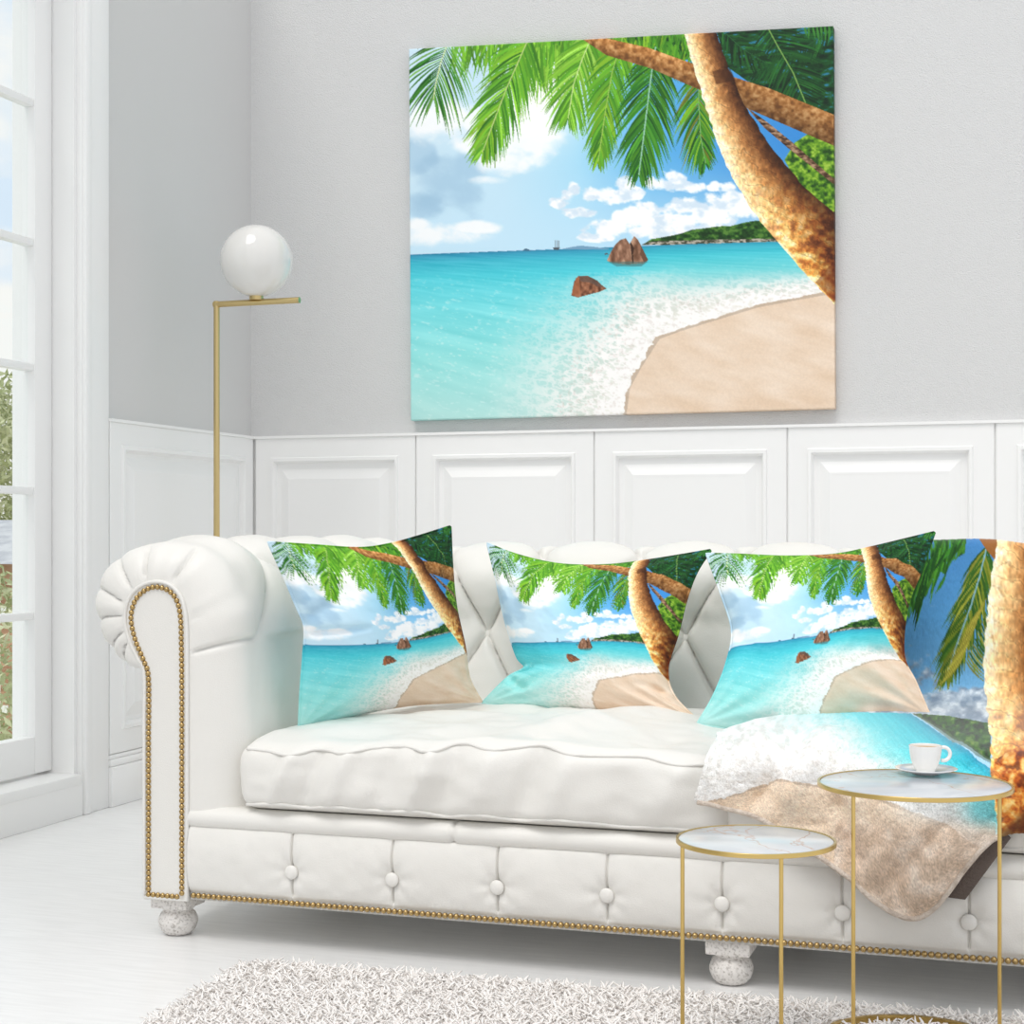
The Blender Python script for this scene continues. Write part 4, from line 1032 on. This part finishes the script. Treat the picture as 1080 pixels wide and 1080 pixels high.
# ------------------------------------------------------------------ shag rug
RX_0, RX_1, RY_0, RY_1 = -1.375, .60, 1.55, 2.625
def rug():
    n = 64
    c = .05; V = []
    def rr(off, z):
        pts = []
        for (ccx, ccy, a0) in ((RX_1 - c, RY_1 - c, 0), (RX_0 + c, RY_1 - c, PI / 2), (RX_0 + c, RY_0 + c, PI), (RX_1 - c, RY_0 + c, 1.5 * PI)):
            for a in np.linspace(a0, a0 + PI / 2, 8): pts.append((ccx + (c + off) * math.cos(a), ccy + (c + off) * math.sin(a), z))
        return pts
    rot = math.radians(3.6); P0 = np.array([-1.385, 2.618])
    def turn(px_, py_):
        a, b_ = px_ - RX_0, py_ - RY_1
        return P0[0] + a * math.cos(rot) - b_ * math.sin(rot), P0[1] + a * math.sin(rot) + b_ * math.cos(rot)
    b = [(*turn(p[0], p[1]), p[2]) for p in rr(0, .001)]; t = [(*turn(p[0], p[1]), p[2]) for p in rr(0, .010)]; k = len(b); mb = MB()
    mb.add(b + t, [tuple(range(k))[::-1], tuple(range(k, 2 * k))] + [(i, (i + 1) % k, k + (i + 1) % k, k + i) for i in range(k)])
    root = mb.build('shag_rug', M['rug_base'], None, False)
    tag(root, 'cream shaggy rug on the white floor in front of the sofa', 'rug')
    N1 = 178000
    x = RNG.uniform(RX_0, RX_1, N1); y = RNG.uniform(RY_0, RY_1, N1)
    dxr = np.maximum(np.abs(x - (RX_0 + RX_1) / 2) - ((RX_1 - RX_0) / 2 - c), 0); dyr = np.maximum(np.abs(y - (RY_0 + RY_1) / 2) - ((RY_1 - RY_0) / 2 - c), 0)
    ok = np.hypot(dxr, dyr) < c; x, y = turn(x[ok], y[ok]); N = len(x)
    L = RNG.uniform(.018, .031, N)
    for ax, ay, ar in RINGS: L = np.where(np.abs(np.hypot(x - ax, y - ay) - ar) < .018, np.minimum(L, RNG.uniform(.010, .015, N)), L)
    az = RNG.uniform(0, 2 * PI, N); lean = RNG.uniform(.5, 1.9, N)
    w = RNG.uniform(.0019, .0030, N)
    base = np.stack([x, y, np.full(N, .008)], -1)
    d = np.stack([np.cos(az), np.sin(az), np.zeros(N)], -1); s = np.stack([-np.sin(az), np.cos(az), np.zeros(N)], -1); up = np.array([0, 0, 1.0])
    rows = []
    tw = RNG.uniform(-.6, .6, (N, 1))
    for t, ww in ((0, .8), (.4, 1.0), (.75, 1.0), (1.0, .55)):
        f = L[:, None] * t
        cpt = base + d * (f * np.sin(lean * t)[:, None]) + up * (f * np.cos(lean * t)[:, None]) + s * (tw * f * t * .5)
        nx = d * np.cos(lean * t)[:, None] - up * np.sin(lean * t)[:, None]
        for j in range(3):
            a = 2 * PI * j / 3; rows.append(cpt + (s * math.cos(a) + nx * math.sin(a)) * (w * ww)[:, None])
    V = np.stack(rows, 1)                      # N, 12, 3
    fl = []
    for r in range(3):
        for j in range(3): fl.append((r * 3 + j, r * 3 + (j + 1) % 3, r * 3 + 3 + (j + 1) % 3, r * 3 + 3 + j))
    fl = np.array(fl); Fa = (np.arange(N)[:, None, None] * 12 + fl[None]).reshape(-1, 4)
    p = mesh_obj('pile', V.reshape(-1, 3), Fa, M['pile'], root, True); tag(p, kind='stuff')
rug()

# ------------------------------------------------------------------ garden beyond the window
def outside(px, depth, z):
    p = CAM + (FWD + (px - HX) / F * RGT) * depth; return np.array([p[0], p[1], z])
def foliage(name, c, rad, n, ls, label, cat, seed, trunk=None):
    rg = np.random.default_rng(seed); root = empty(name, (c[0], c[1], trunk[0] if trunk else c[2] - rad[2])); tag(root, label, cat)
    v = rg.normal(size=(n, 3)); v /= np.linalg.norm(v, axis=1)[:, None]; rr = rg.uniform(.55, 1.0, n) ** .5
    bump = 1 + .22 * (fbm(v[:, 0] * 2.5 + 9, v[:, 2] * 2.5 + v[:, 1] * 2, seed, 3) - .5) * 2
    p = c + v * rr[:, None] * bump[:, None] * np.array(rad)
    a = rg.normal(size=(n, 3)); a /= np.linalg.norm(a, axis=1)[:, None]; b = np.cross(a, rg.normal(size=(n, 3))); b /= np.linalg.norm(b, axis=1)[:, None]
    l = ls * rg.uniform(.6, 1.3, n)[:, None]
    V = np.stack([p - a * l, p - b * l * .35, p + a * l, p + b * l * .35], 1).reshape(-1, 3)
    mesh_obj('foliage', V, np.arange(4 * n).reshape(-1, 4), M['leaf'], root, False)
    if trunk:
        MB().tube([(c[0], c[1], trunk[0]), (c[0] + .05, c[1], (trunk[0] + c[2]) / 2), (c[0], c[1], c[2] + rad[2] * .4)], [trunk[1], trunk[1] * .8, trunk[1] * .3], 10).build('trunk', M['bark'], root)
GZ = -1.55
foliage('shrub', outside(-20, 8.6, -.25), (.55, .55, .95), 5200, .035, 'pale green leafy shrub outside the window, below the house', 'shrub', 5, (GZ, .05))
foliage('tree', outside(-62, 26, 1.75), (1.8, 1.6, 2.1), 10000, .09, 'tall pale green tree outside the window, above the house roof', 'tree', 6, (GZ, .14))
hc = outside(-8, 15.5, 0)
house = tag(empty('house', (hc[0], hc[1], GZ)), 'brick house with grey roof seen through the window', 'house')
MB().box((hc[0] - 3.2, hc[1], GZ), (hc[0] + .5, hc[1] + 3, .56)).build('wall', M['brick'], house, False)
rf = MB(); x0_, x1_ = hc[0] - 3.4, hc[0] + .7
rf.add([(x0_, hc[1] - .3, .54), (x1_, hc[1] - .3, .54), (x1_, hc[1] + 1.5, .98), (x0_, hc[1] + 1.5, .98), (x0_, hc[1] + 3.3, .54), (x1_, hc[1] + 3.3, .54)], [(0, 1, 2, 3), (3, 2, 5, 4), (0, 3, 4), (1, 5, 2), (0, 4, 5, 1)])
rf.build('roof', M['roof'], house, False)
fb = MB()
for k in range(14): fb.box((hc[0] - .9 + k * .12, hc[1] - .9, GZ), (hc[0] - .83 + k * .12, hc[1] - .87, .30))
fb.box((hc[0] - .9, hc[1] - .87, .1), (hc[0] + .8, hc[1] - .85, .17)); fb.box((hc[0] - .9, hc[1] - .87, -.8), (hc[0] + .8, hc[1] - .85, -.73))
tag(fb.build('garden_fence', M['trim'], None, False), 'white picket fence in front of the brick house outside', 'fence')
tag(MB().box((-16, 4.0, GZ - .1), (WX - .6, 30, GZ)).build('lawn', M['leaf'], None, False), 'pale green lawn outside the window, around the brick house', 'lawn')

# ------------------------------------------------------------------ sky, lights, camera
w = bpy.data.worlds.new('World'); bpy.context.scene.world = w; w.use_nodes = True; nt = w.node_tree; N = nt.nodes.new; Lk = nt.links.new
bg = nt.nodes['Background']
tc = N('ShaderNodeTexCoord'); mp = N('ShaderNodeMapping'); mp.inputs['Scale'].default_value = (1, 1, 2.2)
nz = N('ShaderNodeTexNoise'); nz.inputs['Scale'].default_value = 5.5; nz.inputs['Detail'].default_value = 6
cr = N('ShaderNodeValToRGB'); cr.color_ramp.elements[0].position = .38; cr.color_ramp.elements[0].color = (.74, .86, 1.0, 1); cr.color_ramp.elements[1].position = .50; cr.color_ramp.elements[1].color = (1, .985, .965, 1)
Lk(tc.outputs['Generated'], mp.inputs[0]); Lk(mp.outputs[0], nz.inputs['Vector']); Lk(nz.outputs['Fac'], cr.inputs[0])
Lk(cr.outputs[0], bg.inputs['Color']); bg.inputs['Strength'].default_value = .86
sun = bpy.data.lights.new('daylight', 'SUN'); sun.energy = 1.25; sun.color = (1, .97, .93); sun.angle = math.radians(32); so = bpy.data.objects.new('daylight', sun); C.objects.link(so)
so.rotation_euler = Vector((.12, .55, -1.0)).to_track_quat('-Z', 'Y').to_euler()

cam = bpy.data.cameras.new('camera'); co = bpy.data.objects.new('camera', cam); C.objects.link(co)
co.location = CAM; co.rotation_euler = (PI / 2, 0, TH); cam.sensor_width = 36; cam.lens = F / 1080 * 36; cam.shift_y = 26 / 1080; cam.clip_start = .05; cam.clip_end = 200
S = bpy.context.scene; S.camera = co
S.cycles.max_bounces = 16; S.cycles.diffuse_bounces = 9
S.view_settings.view_transform = 'Standard'; S.view_settings.look = 'None'; S.view_settings.gamma = 1; S.view_settings.exposure = 0.22
S.view_settings.use_curve_mapping = False
